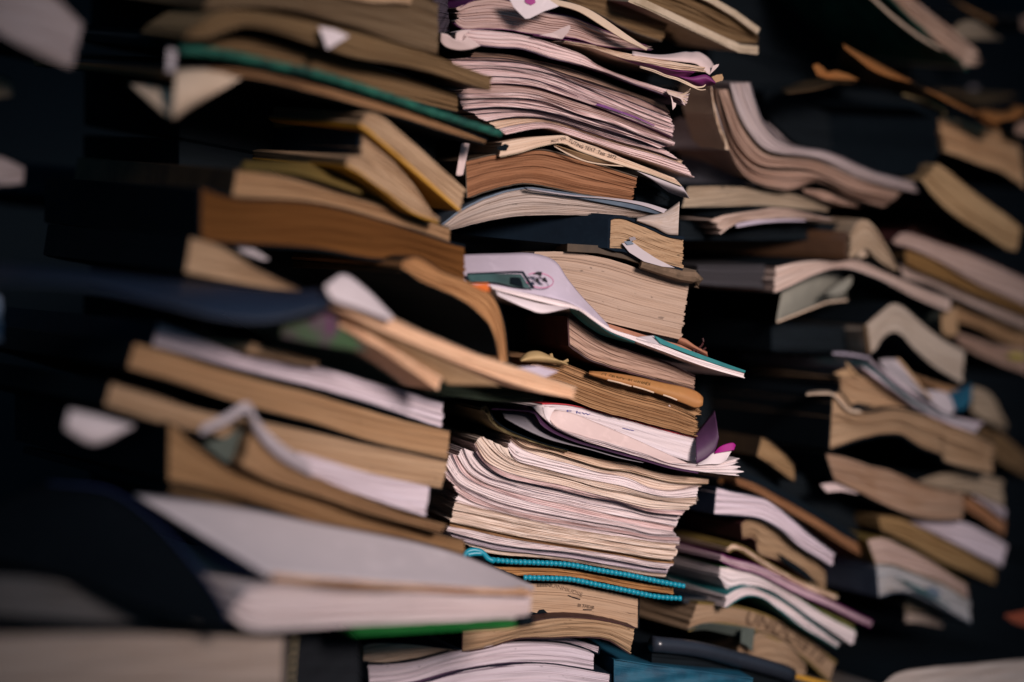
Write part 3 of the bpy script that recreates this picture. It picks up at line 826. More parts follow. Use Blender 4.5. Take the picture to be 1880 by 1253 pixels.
# grey-white soft book
r = book('paperback_book', 'soft grey-white book with wavy pages and thin blue-grey cover, above the navy book', A([(95, 1240), (200, 1160), (350, 1085), (550, 1040), (750, 1062), (1000, 1110), (1200, 1150), (1385, 1172)]), A([(130, 1262), (300, 1222), (500, 1186), (700, 1180), (900, 1182), (1100, 1190), (1385, 1194)]), PC, 0.0, 0.18, page('ash_paper', (0.42, 0.35, 0.315), 0.7, 0.3), K_STEEL, 'T', 0.0010, rag=0.0009)
sheet('splayed_pages', A([(1160, 1195), (1220, 1180), (1300, 1165), (1395, 1105)]), A([(1165, 1215), (1260, 1250), (1330, 1285), (1388, 1290)]), PC, -0.004, -0.008, page('ash_paper', None), r, th=0.001, bulge=0.003)
sheet('blue_grey_cover', A([(540, 1030), (700, 1045), (900, 1075), (1100, 1105), (1340, 1180)]), A([(560, 1045), (800, 1080), (1000, 1118), (1150, 1148), (1330, 1188)]), PC, -0.004, -0.003, K_STEEL, r)
sheet('thin_leaf', A([(560, 1030), (800, 1065), (1000, 1082), (1200, 1110), (1375, 1165)]), A([(560, 1036), (800, 1072), (1000, 1090), (1200, 1128), (1340, 1180)]), PC, -0.003, -0.005, S_GREY, r)

# navy book, narrow page end
r = book('hardcover_book', 'navy cloth-spined book whose narrow tan page end faces right', B([(1018, 12), (1060, 2), (1150, 28), (1250, 75), (1350, 112), (1416, 122)]), B([(1012, 166), (1090, 172), (1200, 215), (1300, 245), (1412, 278)]), PC, -0.006, 0.24, page('sand_paper', (0.3428, 0.2287, 0.1404), 0.3, 0.4), K_NAVY, 'L', 0.0016, 0.001, yawd=-1.4)
poly('torn_flyleaf', B([(1080, 140), (1140, 135), (1200, 180), (1270, 225), (1370, 275), (1300, 268), (1200, 240), (1120, 190)]), PC, -0.0085, S_GREY, r)
poly('blue_stain', B([(1090, 130), (1130, 128), (1145, 145), (1110, 150)]), PC, -0.0092, K_STEEL, r)
poly('ink_stain', B([(1118, 110), (1150, 104), (1158, 120), (1128, 130)]), PC, -0.0092, K_GREYC, r)

# thick cream book
r = book('hardcover_book', 'thick cream-paged hardcover with a frayed brown cover, centre of the photo', B([(600, 188), (800, 190), (1000, 225), (1200, 288), (1448, 352)]), B([(600, 440), (800, 510), (1000, 572), (1200, 622), (1402, 668)]), PC, 0.000, 0.19, page('parchment_paper', (0.37, 0.27, 0.21), 0.5, 0.15), None, 'L', rag=0.0004, endj=1.0, wave=0.0003)
v, f = slab([PC.at(x, y, -0.004) for x, y in B([(780, 186), (950, 196), (1100, 228), (1300, 292), (1480, 330)])], PC, 0.0, PC.e2 * 0.2, 0.0040)
link('top_board', v, f, K_BROWN, r)
v, f = tube([PC.at(x, y, -0.006) for x, y in B([(1180, 255), (1300, 290), (1400, 318), (1470, 325), (1500, 345), (1490, 385)])], [0.0022, 0.0028, 0.003, 0.0036, 0.0028, 0.0016], 8)
link('frayed_corner', v, f, cover('frayed_cloth', (0.13, 0.085, 0.055), (0.06, 0.04, 0.025), 0.9, 120), r)
v, f = slab([PC.at(x, y, -0.004) for x, y in B([(1545, 765), (1400, 695), (1200, 640), (1000, 578)])], PC, 0.0, PC.e2 * 0.2, 0.0022)
link('bottom_board', v, f, cover('red_brown_card', (0.28, 0.12, 0.07), (0.18, 0.07, 0.04)), r)
sheet('torn_board_tip', B([(1400, 655), (1430, 665), (1480, 700), (1548, 735)]), B([(1380, 690), (1440, 712), (1500, 740), (1548, 768)]), PC, -0.006, -0.003, cover('red_brown_card', None), r, bulge=0.002)
for pts in (B([(1470, 728), (1510, 708), (1526, 680), (1522, 660)]), B([(1490, 735), (1528, 722), (1540, 712)])):
    v, f = tube([PC.at(x, y, -0.006) for x, y in resample(pts, 10)], 0.0005, 5)
    link('loose_thread', v, f, K_OXB, r)

# lavender magazine draped down to the right
r = root('magazine', PC.at(1000, 560, 0.0), 'lavender-covered magazine draping down to a sharp teal tip at the right', 'magazine')
sheet('cover', B([(100, 205), (220, 198), (400, 194), (600, 196), (715, 238), (780, 330), (860, 430), (930, 505), (1010, 592)]), B([(100, 330), (240, 362), (420, 385), (600, 420), (720, 445), (800, 468), (880, 510), (940, 560), (1008, 605)]), PC, (0.008, -0.010), -0.018, S_LAV, r, th=0.0004, nu=40, bulge=0.0)
book('x', None, B([(360, 372), (600, 424), (760, 462), (840, 490), (920, 540), (1010, 602), (1150, 650), (1300, 700), (1500, 775), (1752, 845)]), B([(380, 395), (600, 452), (760, 490), (840, 505), (920, 562), (1010, 622), (1150, 675), (1300, 730), (1500, 806), (1748, 880)]), PC, -0.019, 0.15, P_WHITE, None, parent=r, rag=0.0003, wave=0.0002)
sheet('white_corner', B([(385, 400), (520, 440), (640, 470), (800, 492)]), B([(400, 425), (560, 498), (640, 522), (790, 492)]), PC, -0.0185, -0.024, S_WHITE, r, bulge=0.001)
sheet('teal_back_cover', B([(790, 498), (850, 512), (930, 575), (1010, 630), (1150, 685)]), B([(800, 520), (880, 590), (960, 640), (1060, 672), (1150, 695)]), PC, -0.018, -0.004, K_TEAL, r, bulge=-0.002)
sheet('teal_edge', B([(1255, 645), (1350, 688), (1500, 745), (1650, 800), (1758, 838)]), B([(1290, 690), (1380, 722), (1500, 768), (1650, 820), (1754, 848)]), PC, -0.0185, -0.0195, K_TEAL, r, th=0.0006)
sheet('grey_fold', B([(1150, 655), (1190, 650), (1258, 645)]), B([(1160, 662), (1230, 682), (1300, 700)]), PC, -0.016, -0.019, S_GREY, r)
sheet('printed_frame', S([(60, 432), (400, 418), (800, 400), (920, 402)]), S([(60, 448), (400, 436), (800, 432), (900, 436)]), PC, -0.0165, -0.0170, K_NAVY, r, nv=3)
sheet('printed_frame', S([(885, 405), (925, 402)]), S([(1050, 665), (1105, 668)]), PC, -0.0168, -0.0195, K_NAVY, r, nv=8)
sheet('printed_picture', S([(60, 450), (400, 440), (700, 445), (890, 450)]), S([(100, 560), (500, 572), (800, 640), (1040, 668)]), PC, -0.0166, -0.0196, cover('dark_teal_print', (0.035, 0.075, 0.075), (0.015, 0.03, 0.03)), r)
sheet('printed_picture', S([(720, 500), (800, 495), (880, 505)]), S([(730, 590), (820, 625), (930, 650)]), PC, -0.0175, -0.0202, K_BLACK, r)
ring = [(1170 + 215 * math.cos(a), 545 + 112 * math.sin(a) + 0.10 * 215 * math.cos(a)) for a in [i * math.pi / 24 - 2.45 for i in range(41)]]
v, f = tube([PC.at(x, y, -0.0182 - 0.0004 * (y - 545) / 100) for x, y in S(ring)], 0.00028, 5)
link('pink_ring', v, f, INKP, r)
for e, pts in enumerate(([(1065, 455), (1110, 425), (1150, 408), (1215, 415), (1205, 470), (1190, 490), (1140, 460)], [(1105, 540), (1130, 505), (1165, 520), (1170, 565), (1130, 582)], [(1215, 560), (1235, 505), (1262, 495), (1300, 560), (1285, 580), (1250, 562)], [(1150, 480), (1200, 500), (1240, 520), (1235, 535), (1180, 515)])):
    poly('emblem', S(pts), PC, -0.0186, INK, r, th=0.0002)

# book below with curved pages
r = book('paperback_book', 'rose-tan book with pages curving down, under the lavender magazine', B([(788, 540), (830, 575), (900, 625), (1000, 690), (1150, 745), (1300, 795), (1477, 872)]), B([(795, 700), (850, 740), (900, 772), (1000, 808), (1150, 850), (1300, 892), (1477, 935)]), PC, -0.003, 0.18, P_ROSE, K_OXB, 'L', 0.0009, rag=0.0007)
# orange spine book
r = book('hardcover_book', 'old brown-paged book with a rounded orange spine lip and dark capitals', B([(545, 770), (640, 755), (780, 800), (1000, 892), (1200, 945), (1350, 990), (1502, 1050)]), B([(730, 962), (820, 1005), (900, 1038), (1050, 1082), (1200, 1122), (1350, 1160), (1472, 1200)]), PC, -0.004, 0.18, P_BROWNY, None, 'L', rag=0.0008, endj=4)
sheet('spine_lip', B([(900, 838), (1000, 845), (1150, 868), (1300, 902), (1440, 932), (1500, 958), (1526, 985)]), B([(900, 862), (1000, 892), (1150, 930), (1300, 975), (1420, 1020), (1490, 1045), (1522, 1030)]), PC, -0.007, -0.010, K_ORANGE, r, th=0.0012, bulge=0.0022)
text('CT. GRUNDKURS HWANDI', K([(880, 5), (960, 22), (1080, 50), (1215, 72)]), 10.5, PC, -0.0108, INKB, r)
for a, b in ((( 520, 355), (930, 465)), ((960, 465), (1320, 575)), ((1480, 615), (1720, 705))):
    p = Z(1060, 660, 9.4)([a, ((a[0] + b[0]) / 2, (a[1] + b[1]) / 2 - 6), b])
    v, f = tube([PC.at(x, y, -0.0118) for x, y in p], 0.00038, 5)
    link('pale_crack', v, f, S_CREAM, r)
poly('paint_fleck', K([(1345, 205), (1355, 203), (1362, 230), (1350, 238)]), PC, LAST[0] - 0.0005, S_WHITE, r, th=0.0002)
sheet('curled_corner', B([(515, 775), (560, 735), (620, 728), (680, 752)]), B([(540, 790), (600, 790), (700, 800), (790, 812)]), PC, -0.006, -0.009, cover('mustard_paper', (0.36, 0.25, 0.12), (0.25, 0.16, 0.07)), r, th=0.0009, bulge=0.004)
v, f = tube([PC.at(x, y, -0.008) for x, y in resample(B([(690, 745), (700, 775), (735, 800), (785, 780)]), 12)], 0.0008, 6)
link('torn_edge', v, f, cover('mustard_paper', None), r)

# white block with red cover, purple magazine
r = book('paperback_book', 'white-edged book with a thin red cover and blue pen marks', K([(470, 200), (640, 205), (840, 248), (1100, 320), (1350, 390), (1550, 440)]), K([(480, 240), (800, 330), (1100, 450), (1300, 530), (1532, 606)]), PC, 0.000, 0.18, page('bright_white_paper', (0.57, 0.50, 0.525), 0.06, 0.05), K_RED, 'T', 0.0006, 0.0006, rag=0.0002, wave=0.0002)
text('E kw', K([(640, 255), (720, 262), (805, 275)]), 7, PC, LAST[0] - 0.0003, INKU, r)
v, f = tube([PC.at(x, y, LAST[0] - 0.0001) for x, y in K([(1025, 362), (1070, 374), (1105, 380)])], 0.0002, 5)
link('pen_stroke', v, f, INKU, r)
r = book('magazine', 'purple-edged magazine fanning out at its right end under the white-edged book', K([(468, 205), (480, 260), (540, 330), (700, 400), (900, 450), (1200, 545), (1350, 600), (1550, 612), (1700, 600), (1828, 572)]), K([(478, 225), (500, 300), (560, 360), (720, 435), (900, 490), (1200, 578), (1350, 622), (1550, 662), (1700, 680), (1822, 692)]), PC, -0.010, 0.19, P_WHITE, None, 'B', cat='magazine', endj=7, rag=0.0005)
sheet('inner_page', K([(560, 235), (680, 258), (860, 330), (1050, 410), (1250, 500), (1480, 605)]), K([(500, 260), (560, 345), (750, 415), (950, 470), (1200, 550), (1350, 598)]), PC, -0.004, -0.0095, S_PINK, r)
sheet('purple_cover', K([(120, 200), (300, 212), (465, 205), (478, 270), (560, 362), (720, 440), (900, 494), (1200, 580), (1350, 624), (1550, 666)]), K([(120, 230), (300, 240), (420, 262), (460, 330), (540, 388), (720, 462), (900, 512), (1200, 594), (1350, 638), (1550, 676)]), PC, (0.004, -0.0105), -0.011, K_PURP, r, nu=40)
sheet('grey_back_cover', K([(190, 245), (300, 245), (400, 270), (460, 335), (560, 395), (800, 485), (1000, 540), (1180, 590)]), K([(215, 290), (300, 340), (400, 390), (520, 438), (640, 470), (800, 508), (1000, 565), (1170, 600)]), PC, 0.002, -0.009, page('grey_lilac_card', (0.20, 0.185, 0.21), 0.1, 0.1), r)
sheet('white_flap', K([(1540, 608), (1600, 575), (1660, 530), (1780, 520)]), K([(1545, 615), (1620, 610), (1700, 608), (1742, 580)]), PC, -0.008, -0.011, S_WHITE, r)
sheet('magenta_flap', K([(1655, 535), (1700, 490), (1790, 464), (1808, 480)]), K([(1665, 534), (1700, 530), (1760, 520), (1796, 512)]), PC, -0.008, -0.0095, K_MAG, r)
sheet('purple_flap', K([(1530, 395), (1570, 350), (1620, 285), (1660, 238)]), K([(1535, 608), (1600, 580), (1660, 525), (1692, 430)]), PC, 0.002, -0.008, K_PURP, r, bulge=0.003)
r = book('magazine', 'dark magazine with an olive edge curling up at its left, under the purple-edged magazine', K([(48, 220), (85, 200), (130, 300), (220, 372), (330, 420), (500, 480), (650, 520)]), K([(45, 240), (80, 250), (120, 325), (210, 392), (320, 432), (500, 492), (650, 530)]), PC, -0.003, 0.19, cover('olive_edge', (0.22, 0.17, 0.085)), K_BLACK, 'T', 0.0008, cat='magazine')

# white pile
wl = [
    L_([(565, 75), (640, 110), (800, 150), (950, 195), (1150, 240), (1300, 262), (1450, 310), (1600, 340), (1840, 372)]),
    L_([(520, 80), (600, 145), (760, 180), (950, 240), (1150, 300), (1300, 318), (1420, 350), (1600, 392), (1830, 400)]),
    L_([(495, 110), (560, 160), (700, 215), (900, 268), (1100, 325), (1300, 362), (1450, 430), (1600, 450), (1780, 420)]),
    L_([(490, 165), (520, 235), (700, 290), (900, 345), (1100, 385), (1250, 415), (1400, 460), (1560, 495), (1765, 490)]),
    L_([(300, 80), (390, 190), (500, 265), (700, 320), (900, 372), (1100, 432), (1300, 470), (1450, 505), (1750, 540)]),
    L_([(262, 125), (330, 240), (450, 310), (650, 370), (850, 410), (1050, 465), (1250, 520), (1450, 570), (1695, 580)]),
    L_([(275, 190), (340, 270), (460, 350), (650, 400), (850, 442), (1050, 490), (1250, 530), (1450, 590), (1660, 615)]),
    L_([(180, 160), (230, 270), (330, 350), (500, 405), (700, 460), (900, 502), (1100, 545), (1300, 580), (1450, 620), (1640, 650)]),
    L_([(150, 210), (220, 320), (330, 395), (500, 450), (700, 500), (900, 545), (1100, 590), (1300, 630), (1460, 660), (1625, 690)]),
    L_([(95, 200), (170, 330), (270, 400), (450, 470), (650, 530), (900, 590), (1100, 632), (1300, 672), (1450, 705), (1600, 725)]),
    L_([(70, 270), (150, 390), (260, 455), (420, 520), (650, 580), (900, 630), (1100, 665), (1300, 700), (1450, 740), (1620, 745)]),
    L_([(60, 330), (160, 430), (260, 490), (420, 555), (650, 610), (900, 655), (1100, 692), (1300, 722), (1450, 752), (1640, 765)]),
    L_([(150, 470), (260, 530), (420, 580), (650, 640), (900, 680), (1100, 710), (1300, 745), (1450, 775), (1640, 790)]),
    L_([(130, 530), (260, 565), (420, 600), (650, 655), (900, 705), (1100, 740), (1300, 770), (1450, 795), (1645, 815)]),
    L_([(120, 575), (260, 605), (420, 640), (650, 690), (900, 735), (1100, 772), (1300, 805), (1450, 830), (1640, 850)]),
    L_([(120, 620), (260, 650), (420, 685), (650, 735), (900, 775), (1100, 808), (1300, 842), (1450, 870), (1620, 890)]),
    L_([(100, 655), (260, 690), (420, 725), (650, 770), (900, 810), (1100, 840), (1300, 872), (1450, 900), (1610, 918)]),
    L_([(95, 690), (260, 720), (420, 758), (650, 800), (900, 838), (1100, 868), (1300, 900), (1450, 930), (1605, 945)]),
    L_([(80, 715), (200, 750), (420, 805), (650, 838), (900, 862), (1100, 895), (1300, 930), (1450, 960), (1575, 975)]),
    L_([(150, 780), (300, 815), (450, 850), (650, 868), (900, 900), (1100, 935), (1300, 968), (1450, 995), (1570, 1005)]),
    L_([(320, 860), (450, 880), (650, 895), (900, 920), (1100, 955), (1300, 990), (1450, 1018), (1560, 1032)]),
]
wm = [P_CREAM, P_IVORY, P_WHITE, P_IVORY, P_IVORY, P_PINK, P_WHITE, P_WHITE, P_PINK, P_WHITE, P_WHITE, P_PINK, P_WHITE, P_IVORY, P_IVORY, P_IVORY, P_BROWNY, P_WHITE, P_LAV, P_IVORY]
wc = [K_OLIVE, K_PURP, S_PINK, K_OXB, S_TAN, K_PURP, S_LAV, S_PINK, S_LAV, S_WHITE, K_PURP, S_WHITE, S_CREAM, S_CREAM, S_CREAM, S_CREAM, K_UMB, S_WHITE, S_LAV, S_CREAM]
pile(wl, PC, 0.0, 'thin magazine, %s in the white pile above the blue rings', GW, wm, wc, 0.08, jit=3)

# ringed notebook
r = root('spiral_notebook', PC.at(1060, 1065, 0.02), 'notebook bound along both covers with bright blue rings, brown pages between', 'notebook')
book('x', None, L_([(400, 962), (600, 968), (900, 985), (1100, 1022), (1300, 1062), (1612, 1105)]), L_([(560, 1022), (700, 1020), (900, 1030), (1100, 1062), (1300, 1105), (1610, 1150)]), PC, 0.001, 0.17, page('orange_tan_paper', (0.46, 0.25, 0.105), 0.45, 0.2), None, parent=r, rag=0.0006)
book('x', None, L_([(215, 895), (330, 905), (500, 950), (800, 960), (1100, 1000), (1400, 1055), (1690, 1100)]), L_([(230, 940), (350, 945), (500, 962), (800, 972), (1100, 1015), (1400, 1075), (1690, 1112)]), PC, 0.004, 0.17, K_BLACK, None, parent=r, pname='front_cover', rag=0.0001)
book('x', None, L_([(620, 1050), (900, 1058), (1200, 1110), (1450, 1160), (1660, 1180)]), L_([(620, 1062), (900, 1072), (1200, 1124), (1450, 1178), (1655, 1196)]), PC, 0.004, 0.17, K_BLACK, None, parent=r, pname='back_cover', rag=0.0001)
coil(L_([(375, 915), (520, 928), (700, 935), (900, 948), (1100, 985), (1300, 1018), (1500, 1060), (1705, 1098)]), PC, -0.002, r, K_CYAN)
coil(L_([(590, 1035), (750, 1040), (900, 1046), (1100, 1085), (1300, 1125), (1500, 1165), (1680, 1178)]), PC, -0.002, r, K_CYAN)
for pts in (L_([(185, 905), (215, 860), (270, 850), (320, 870), (350, 905), (395, 925)]), L_([(215, 880), (260, 872), (310, 872)])):
    v, f = tube([PC.at(x, y, -0.003) for x, y in resample(pts, 16)], 0.0014, 8)
    link('ring_wire', v, f, K_CYAN, r, smooth=True)

# two brown books at the bottom
X3 = Z(980, 1050, 9.4)
r = book('paperback_book', 'tan-paged book with stamped dark letters, right under the blue rings', C([(440, 775), (560, 772), (700, 778), (850, 805), (1036, 845)]), C([(440, 920), (520, 915), (620, 928), (700, 934), (850, 945), (1034, 988)]), PC, 0.003, 0.17, page('buff_paper', (0.4019, 0.2727, 0.1839), 0.25, 0.3), K_BLACK, 'R', rag=0.0003, wave=0.0002)
text('IIIIIINUINMIUDIIE', X3([(60, 265), (300, 270), (600, 350), (830, 430)]), 10, PC, LAST[0] - 0.0004, cover('faded_ink', (0.13, 0.08, 0.05)), r)
text('LIBRARY'.replace('LIBRARY', 'BI TFIDIB'), X3([(760, 600), (900, 622), (1040, 648)]), 8, PC, LAST[0] - 0.0004, cover('faded_ink', None), r)
for p in ([(585, 408), (680, 445), (800, 478)], [(850, 655), (1000, 660)], [(1545, 682), (1640, 715), (1760, 728)]):
    v, f = tube([PC.at(x, y, LAST[0] - 0.0001) for x, y in X3(p)], 0.0003, 5)
    link('page_gap', v, f, INK, r)
poly('torn_hole', X3([(-60, 690), (60, 715), (95, 660), (170, 650), (260, 730), (480, 768), (200, 792), (0, 780)]), PC, LAST[0] - 0.0005, K_BLACK, r)
r = book('paperback_book', 'wavy tan-paged book sagging at its right corner, lowest tan book of the centre stack', C([(186, 1000), (400, 985), (600, 945), (800, 945), (900, 960), (1020, 992)]), C([(184, 1102), (300, 1082), (450, 1036), (600, 1034), (750, 1028), (880, 1040), (1000, 1112)]), PC, -0.010, 0.17, P_TANL, K_OXB, 'L', rag=0.0005, endj=1)

# white books at the bottom edge
r = book('paperback_book', 'thin white-edged book, topmost of the white books at the bottom edge', C([(370, 1050), (600, 1030), (720, 1042), (846, 1078)]), C([(380, 1064), (600, 1050), (740, 1070), (842, 1112)]), PC, 0.002, 0.17, P_LAV, K_NAVY, 'R', endj=0.5, rag=0.0003)
r = book('paperback_book', 'short pale-edged book at the left end of the white books at the bottom', P([(62, 100), (100, 94), (250, 98), (460, 122)]), P([(60, 165), (150, 170), (280, 152), (410, 118)]), PC, -0.012, 0.17, P_CREAM, K_NAVY, 'B', 0.0008, endj=0.5, rag=0.0003)
r = book('paperback_book', 'curved white-edged book with a violet lower cover at the bottom edge', P([(80, 182), (250, 172), (420, 130), (620, 98), (780, 94), (900, 108), (1008, 136)]), P([(85, 262), (250, 252), (420, 206), (560, 182), (700, 168), (850, 176), (1006, 205)]), PC, -0.010, 0.17, P_LAV, K_PURP, 'U', 0.0022, endj=0.5, rag=0.0003)
r = book('paperback_book', 'lowest white-edged book, cut by the bottom edge of the photo', P([(250, 275), (420, 220), (560, 192), (720, 178), (850, 182), (1072, 220)]), P([(250, 420), (500, 420), (800, 420), (1072, 420)]), PC, -0.011, 0.17, P_LAV, K_NAVY, 'R', endj=0.5, rag=0.0003)
r = book('softcover_book', 'worn blue book end at the bottom edge, right of the white books', P([(1094, 160), (1200, 178), (1400, 205), (1660, 240)]), P([(1094, 420), (1300, 420), (1500, 420), (1660, 420)]), PC, 0.000, 0.16, K_BLUE, K_BLUE, 'L', rag=0.0001, pname='worn_side')
# ------------------------------------------------------------------ right stack, behind the focus
# top
r = book('hardcover_book', 'hardcover with worn cream boards sloping down at the top, dark pages between', D([(-60, -60), (100, -25), (220, 25), (360, 105), (486, 186)]), D([(-160, -20), (0, 55), (200, 150), (330, 208), (486, 232)]), PR, 0.002, 0.2, P_DIM, None, rag=0.0008)
v, f = slab([PR.at(x, y, -0.002) for x, y in D([(10, -90), (120, -40), (240, 18), (360, 88), (486, 180)])], PR, 0.0, PR.e2 * 0.2 + Vector((0, 0, 0.032)), 0.0036)
link('cream_board', v, f, K_CREAM, r)
v, f = slab([PR.at(x, y, -0.004) for x, y in D([(490, 262), (420, 262), (300, 225), (180, 170), (0, 82), (-160, 10)])], PR, 0.0, PR.e2 * 0.2 + Vector((0, 0, 0.032)), 0.0006)
link('board_shade', v, f, K_BLACK, r)  # black sheet added under the board, putting its shade into colour
v, f = slab([PR.at(x, y, -0.004) for x, y in D([(-180, -30), (-80, 10), (0, 48), (150, 120), (300, 190), (400, 236), (490, 244)])], PR, 0.0, PR.e2 * 0.2 + Vector((0, 0, 0.032)), -0.0042)
link('cream_board', v, f, K_CREAM, r)
book('hardcover_book', 'dark olive book under the worn cream boards at the top', D([(-260, -10), (-100, 40), (100, 140), (300, 235)]), D([(-260, 60), (-100, 120), (60, 180), (200, 235)]), PR, 0.03, 0.18, P_DIM, K_BROWN, 'L')

# bent thick magazine with tall grey front page
r = root('magazine', PR.at(1420, 300, 0.03), 'thick grey-paged magazine bent upright against the centre stack and sagging to the right', 'magazine')
book('x', None, D([(440, 434), (470, 540), (510, 640), (610, 750), (850, 802), (1100, 908), (1345, 972)]), D([(345, 438), (375, 560), (430, 670), (540, 785), (800, 832), (1050, 942), (1325, 1008)]), PR, 0.004, 0.2, P_GREY, K_GREYC, 'T', parent=r, rag=0.0006)
book('x', None, D([(330, 468), (365, 580), (410, 680), (525, 805), (800, 848), (1050, 955), (1235, 1008)]), D([(285, 470), (325, 620), (375, 740), (490, 858), (770, 890), (1000, 995), (1205, 1042)]), PR, 0.002, 0.2, P_ROSE, K_BROWN, 'T', parent=r, rag=0.0009)
book('x', None, D([(268, 462), (300, 600), (355, 745), (480, 876), (765, 905), (1000, 1005), (1200, 1045)]), D([(240, 462), (265, 600), (335, 790), (450, 945), (640, 992), (800, 955), (950, 1030), (1150, 1086)]), PR, -0.001, 0.2, P_ROSE, K_BLACK, 'U', 0.0003, parent=r, rag=0.0009)
sheet('front_page', D([(20, 560), (60, 500), (120, 470), (236, 462)]), D([(20, 780), (90, 782), (200, 786), (335, 788)]), PR, (0.05, 0.0), (0.05, -0.001), S_GREY, r, nu=20)
sheet('lower_page', D([(40, 792), (150, 792), (250, 792), (342, 795)]), D([(60, 960), (200, 965), (350, 972), (475, 975)]), PR, (0.06, 0.001), (0.05, 0.002), cover('slate_sheet', (0.12, 0.12, 0.14), (0.10, 0.095, 0.11), 0.8, 10, 0.1), r)
book('x', None, D([(235, 455), (262, 600), (320, 782)]), D([(243, 452), (276, 600), (342, 786)]), PR, -0.003, 0.03, S_CREAM, None, parent=r)
book('paperback_book', 'thin curved leaf rising behind the bent magazine, right stack', D([(535, 640), (590, 690), (660, 755), (800, 792)]), D([(545, 665), (600, 725), (670, 775), (795, 804)]), PR, 0.025, 0.15, P_GREY, None)
book('paperback_book', 'underside section hanging from the bent grey-paged magazine', D([(720, 985), (850, 1005), (1000, 1060)]), D([(740, 1010), (860, 1055), (1020, 1085)]), PR, 0.004, 0.18, P_ROSE, None)

# black book mass and its tan page end
r = book('hardcover_book', 'big black ragged-edged book whose tan page end shows at the right edge', D([(1425, 612), (1500, 622), (1650, 662), (1842, 702)]), D([(1470, 792), (1560, 825), (1650, 860), (1770, 900), (1890, 985)]), PR, 0.012, 0.2, page('bronze_paper', (0.52, 0.335, 0.19), 0.3, 0.3), K_BLACK, 'U', rag=0.0009)
v, f = slab([PR.at(x, y, 0.006) for x, y in D([(1340, 940), (1400, 870), (1440, 790), (1425, 700), (1436, 612), (1420, 590), (1300, 540)])], PR, 0.0, (PR.e2 - PR.e1 * 0.9) * 0.2, 0.003)
link('ragged_cover', v, f, K_BLACK, r)
v, f = tube([PR.at(x, y, 0.004) for x, y in resample(N([(300, 908), (420, 945), (560, 990), (640, 1030), (690, 1060), (705, 1110)]), 24)], [0.0004 + 0.0003 * math.sin(i * 1.9) ** 2 + (0.0012 if 14 < i < 23 else 0) * (0.5 + 0.5 * math.sin(i * 2.7)) for i in range(25)], 6)
link('frayed_edge', v, f, cover('frayed_straw', (0.30, 0.22, 0.10), (0.15, 0.10, 0.05), 0.9, 150), r)
book('hardcover_book', 'large black book lying in shadow above the bent grey magazine', D([(520, 480), (800, 470), (1100, 480), (1330, 520)]), D([(560, 640), (700, 760), (1000, 860), (1340, 960)]), PR, 0.05, 0.18, page('near_black_paper', None), K_BLACK, 'L')
# rusty torn covers
r = root('torn_cover', PR.at(1640, 150, 0), 'long torn rust-brown cover edge running diagonally over the black book', 'torn cover')
sheet('torn_strip', D([(932, 228), (990, 262), (1060, 300), (1150, 350), (1290, 425)]), D([(940, 252), (1000, 300), (1080, 362), (1160, 398), (1290, 432)]), PR, -0.002, -0.010, S_RUST, r, bulge=0.002)
sheet('torn_strip', N([(505, 845), (600, 880), (750, 950), (900, 1030), (1000, 1080), (1100, 1150), (1240, 1245)]), N([(515, 865), (600, 910), (750, 990), (870, 1050), (1000, 1110), (1100, 1190), (1220, 1250)]), PR, -0.002, -0.008, S_RUST, r, bulge=0.002)
sheet('crumpled_piece', N([(980, 1065), (1080, 1050), (1200, 1065), (1290, 1060), (1360, 1010), (1480, 1030)]), N([(1040, 1100), (1120, 1160), (1190, 1190), (1280, 1160), (1380, 1150), (1480, 1080)]), PR, 0.004, -0.010, S_RUST, r, bulge=0.006)
sheet('shaded_cover', D([(930, 240), (1060, 340), (1290, 430), (1360, 470)]), D([(900, 330), (1000, 420), (1200, 490), (1400, 560)]), PR, 0.0, 0.03, K_BROWN, r)
r = poly('paper_scrap', D([(775, 345), (800, 335), (830, 355), (850, 380), (900, 372), (960, 390), (1015, 418), (930, 420), (850, 412), (800, 395)]), PR, 0.0, S_RUST, None, 'small rust-brown torn scrap on the black book, left of the diagonal torn edge', 'paper scrap', curl=0.006)
sheet('loose_sheet', D([(600, 470), (750, 420), (860, 400), (1000, 425)]), D([(640, 490), (780, 470), (900, 440), (1000, 432)]), PR, 0.04, 0.005, K_UMB, None, 'dark brown flap of cover spreading behind the rust scrap', 'torn cover')
# top right bands
r = book('paperback_book', 'thick dusty brown paperback hanging down diagonally from the top right', N([(160, -230), (280, -110), (420, 5), (600, 150), (780, 280), (900, 390), (995, 490)]), N([(-60, -200), (80, -100), (210, 10), (350, 150), (550, 330), (680, 450), (800, 540), (918, 665)]), PR, 0.004, 0.16, page('mushroom_paper', (0.50, 0.345, 0.265), 0.5, 0.3), K_GREEN, 'U', 0.0012, rag=0.0009, endj=8)
sheet('loose_cover', N([(-80, -120), (40, -5), (200, 140), (350, 260), (500, 365), (670, 465)]), N([(-100, -105), (30, 10), (190, 158), (345, 280), (500, 388), (690, 488)]), PR, 0.002, 0.001, S_CREAM, r, th=0.0007)
r = book('paperback_book', 'small greenish rolled book end behind the hanging brown paperback', N([(770, 275), (860, 210), (950, 198), (1040, 225), (1140, 300), (1245, 370)]), N([(820, 330), (880, 375), (960, 382), (1060, 380), (1160, 378), (1240, 382)]), PR, 0.02, 0.14, P_OLIVE, K_BLACK, 'L')
sheet('loose_sheet', N([(760, -10), (900, 60), (1040, 130), (1180, 205)]), N([(790, 8), (900, 80), (1030, 148), (1165, 222)]), PR, 0.03, 0.028, K_ORANGE, None, 'thin orange-brown cover edge slanting at the top right corner', 'torn cover')
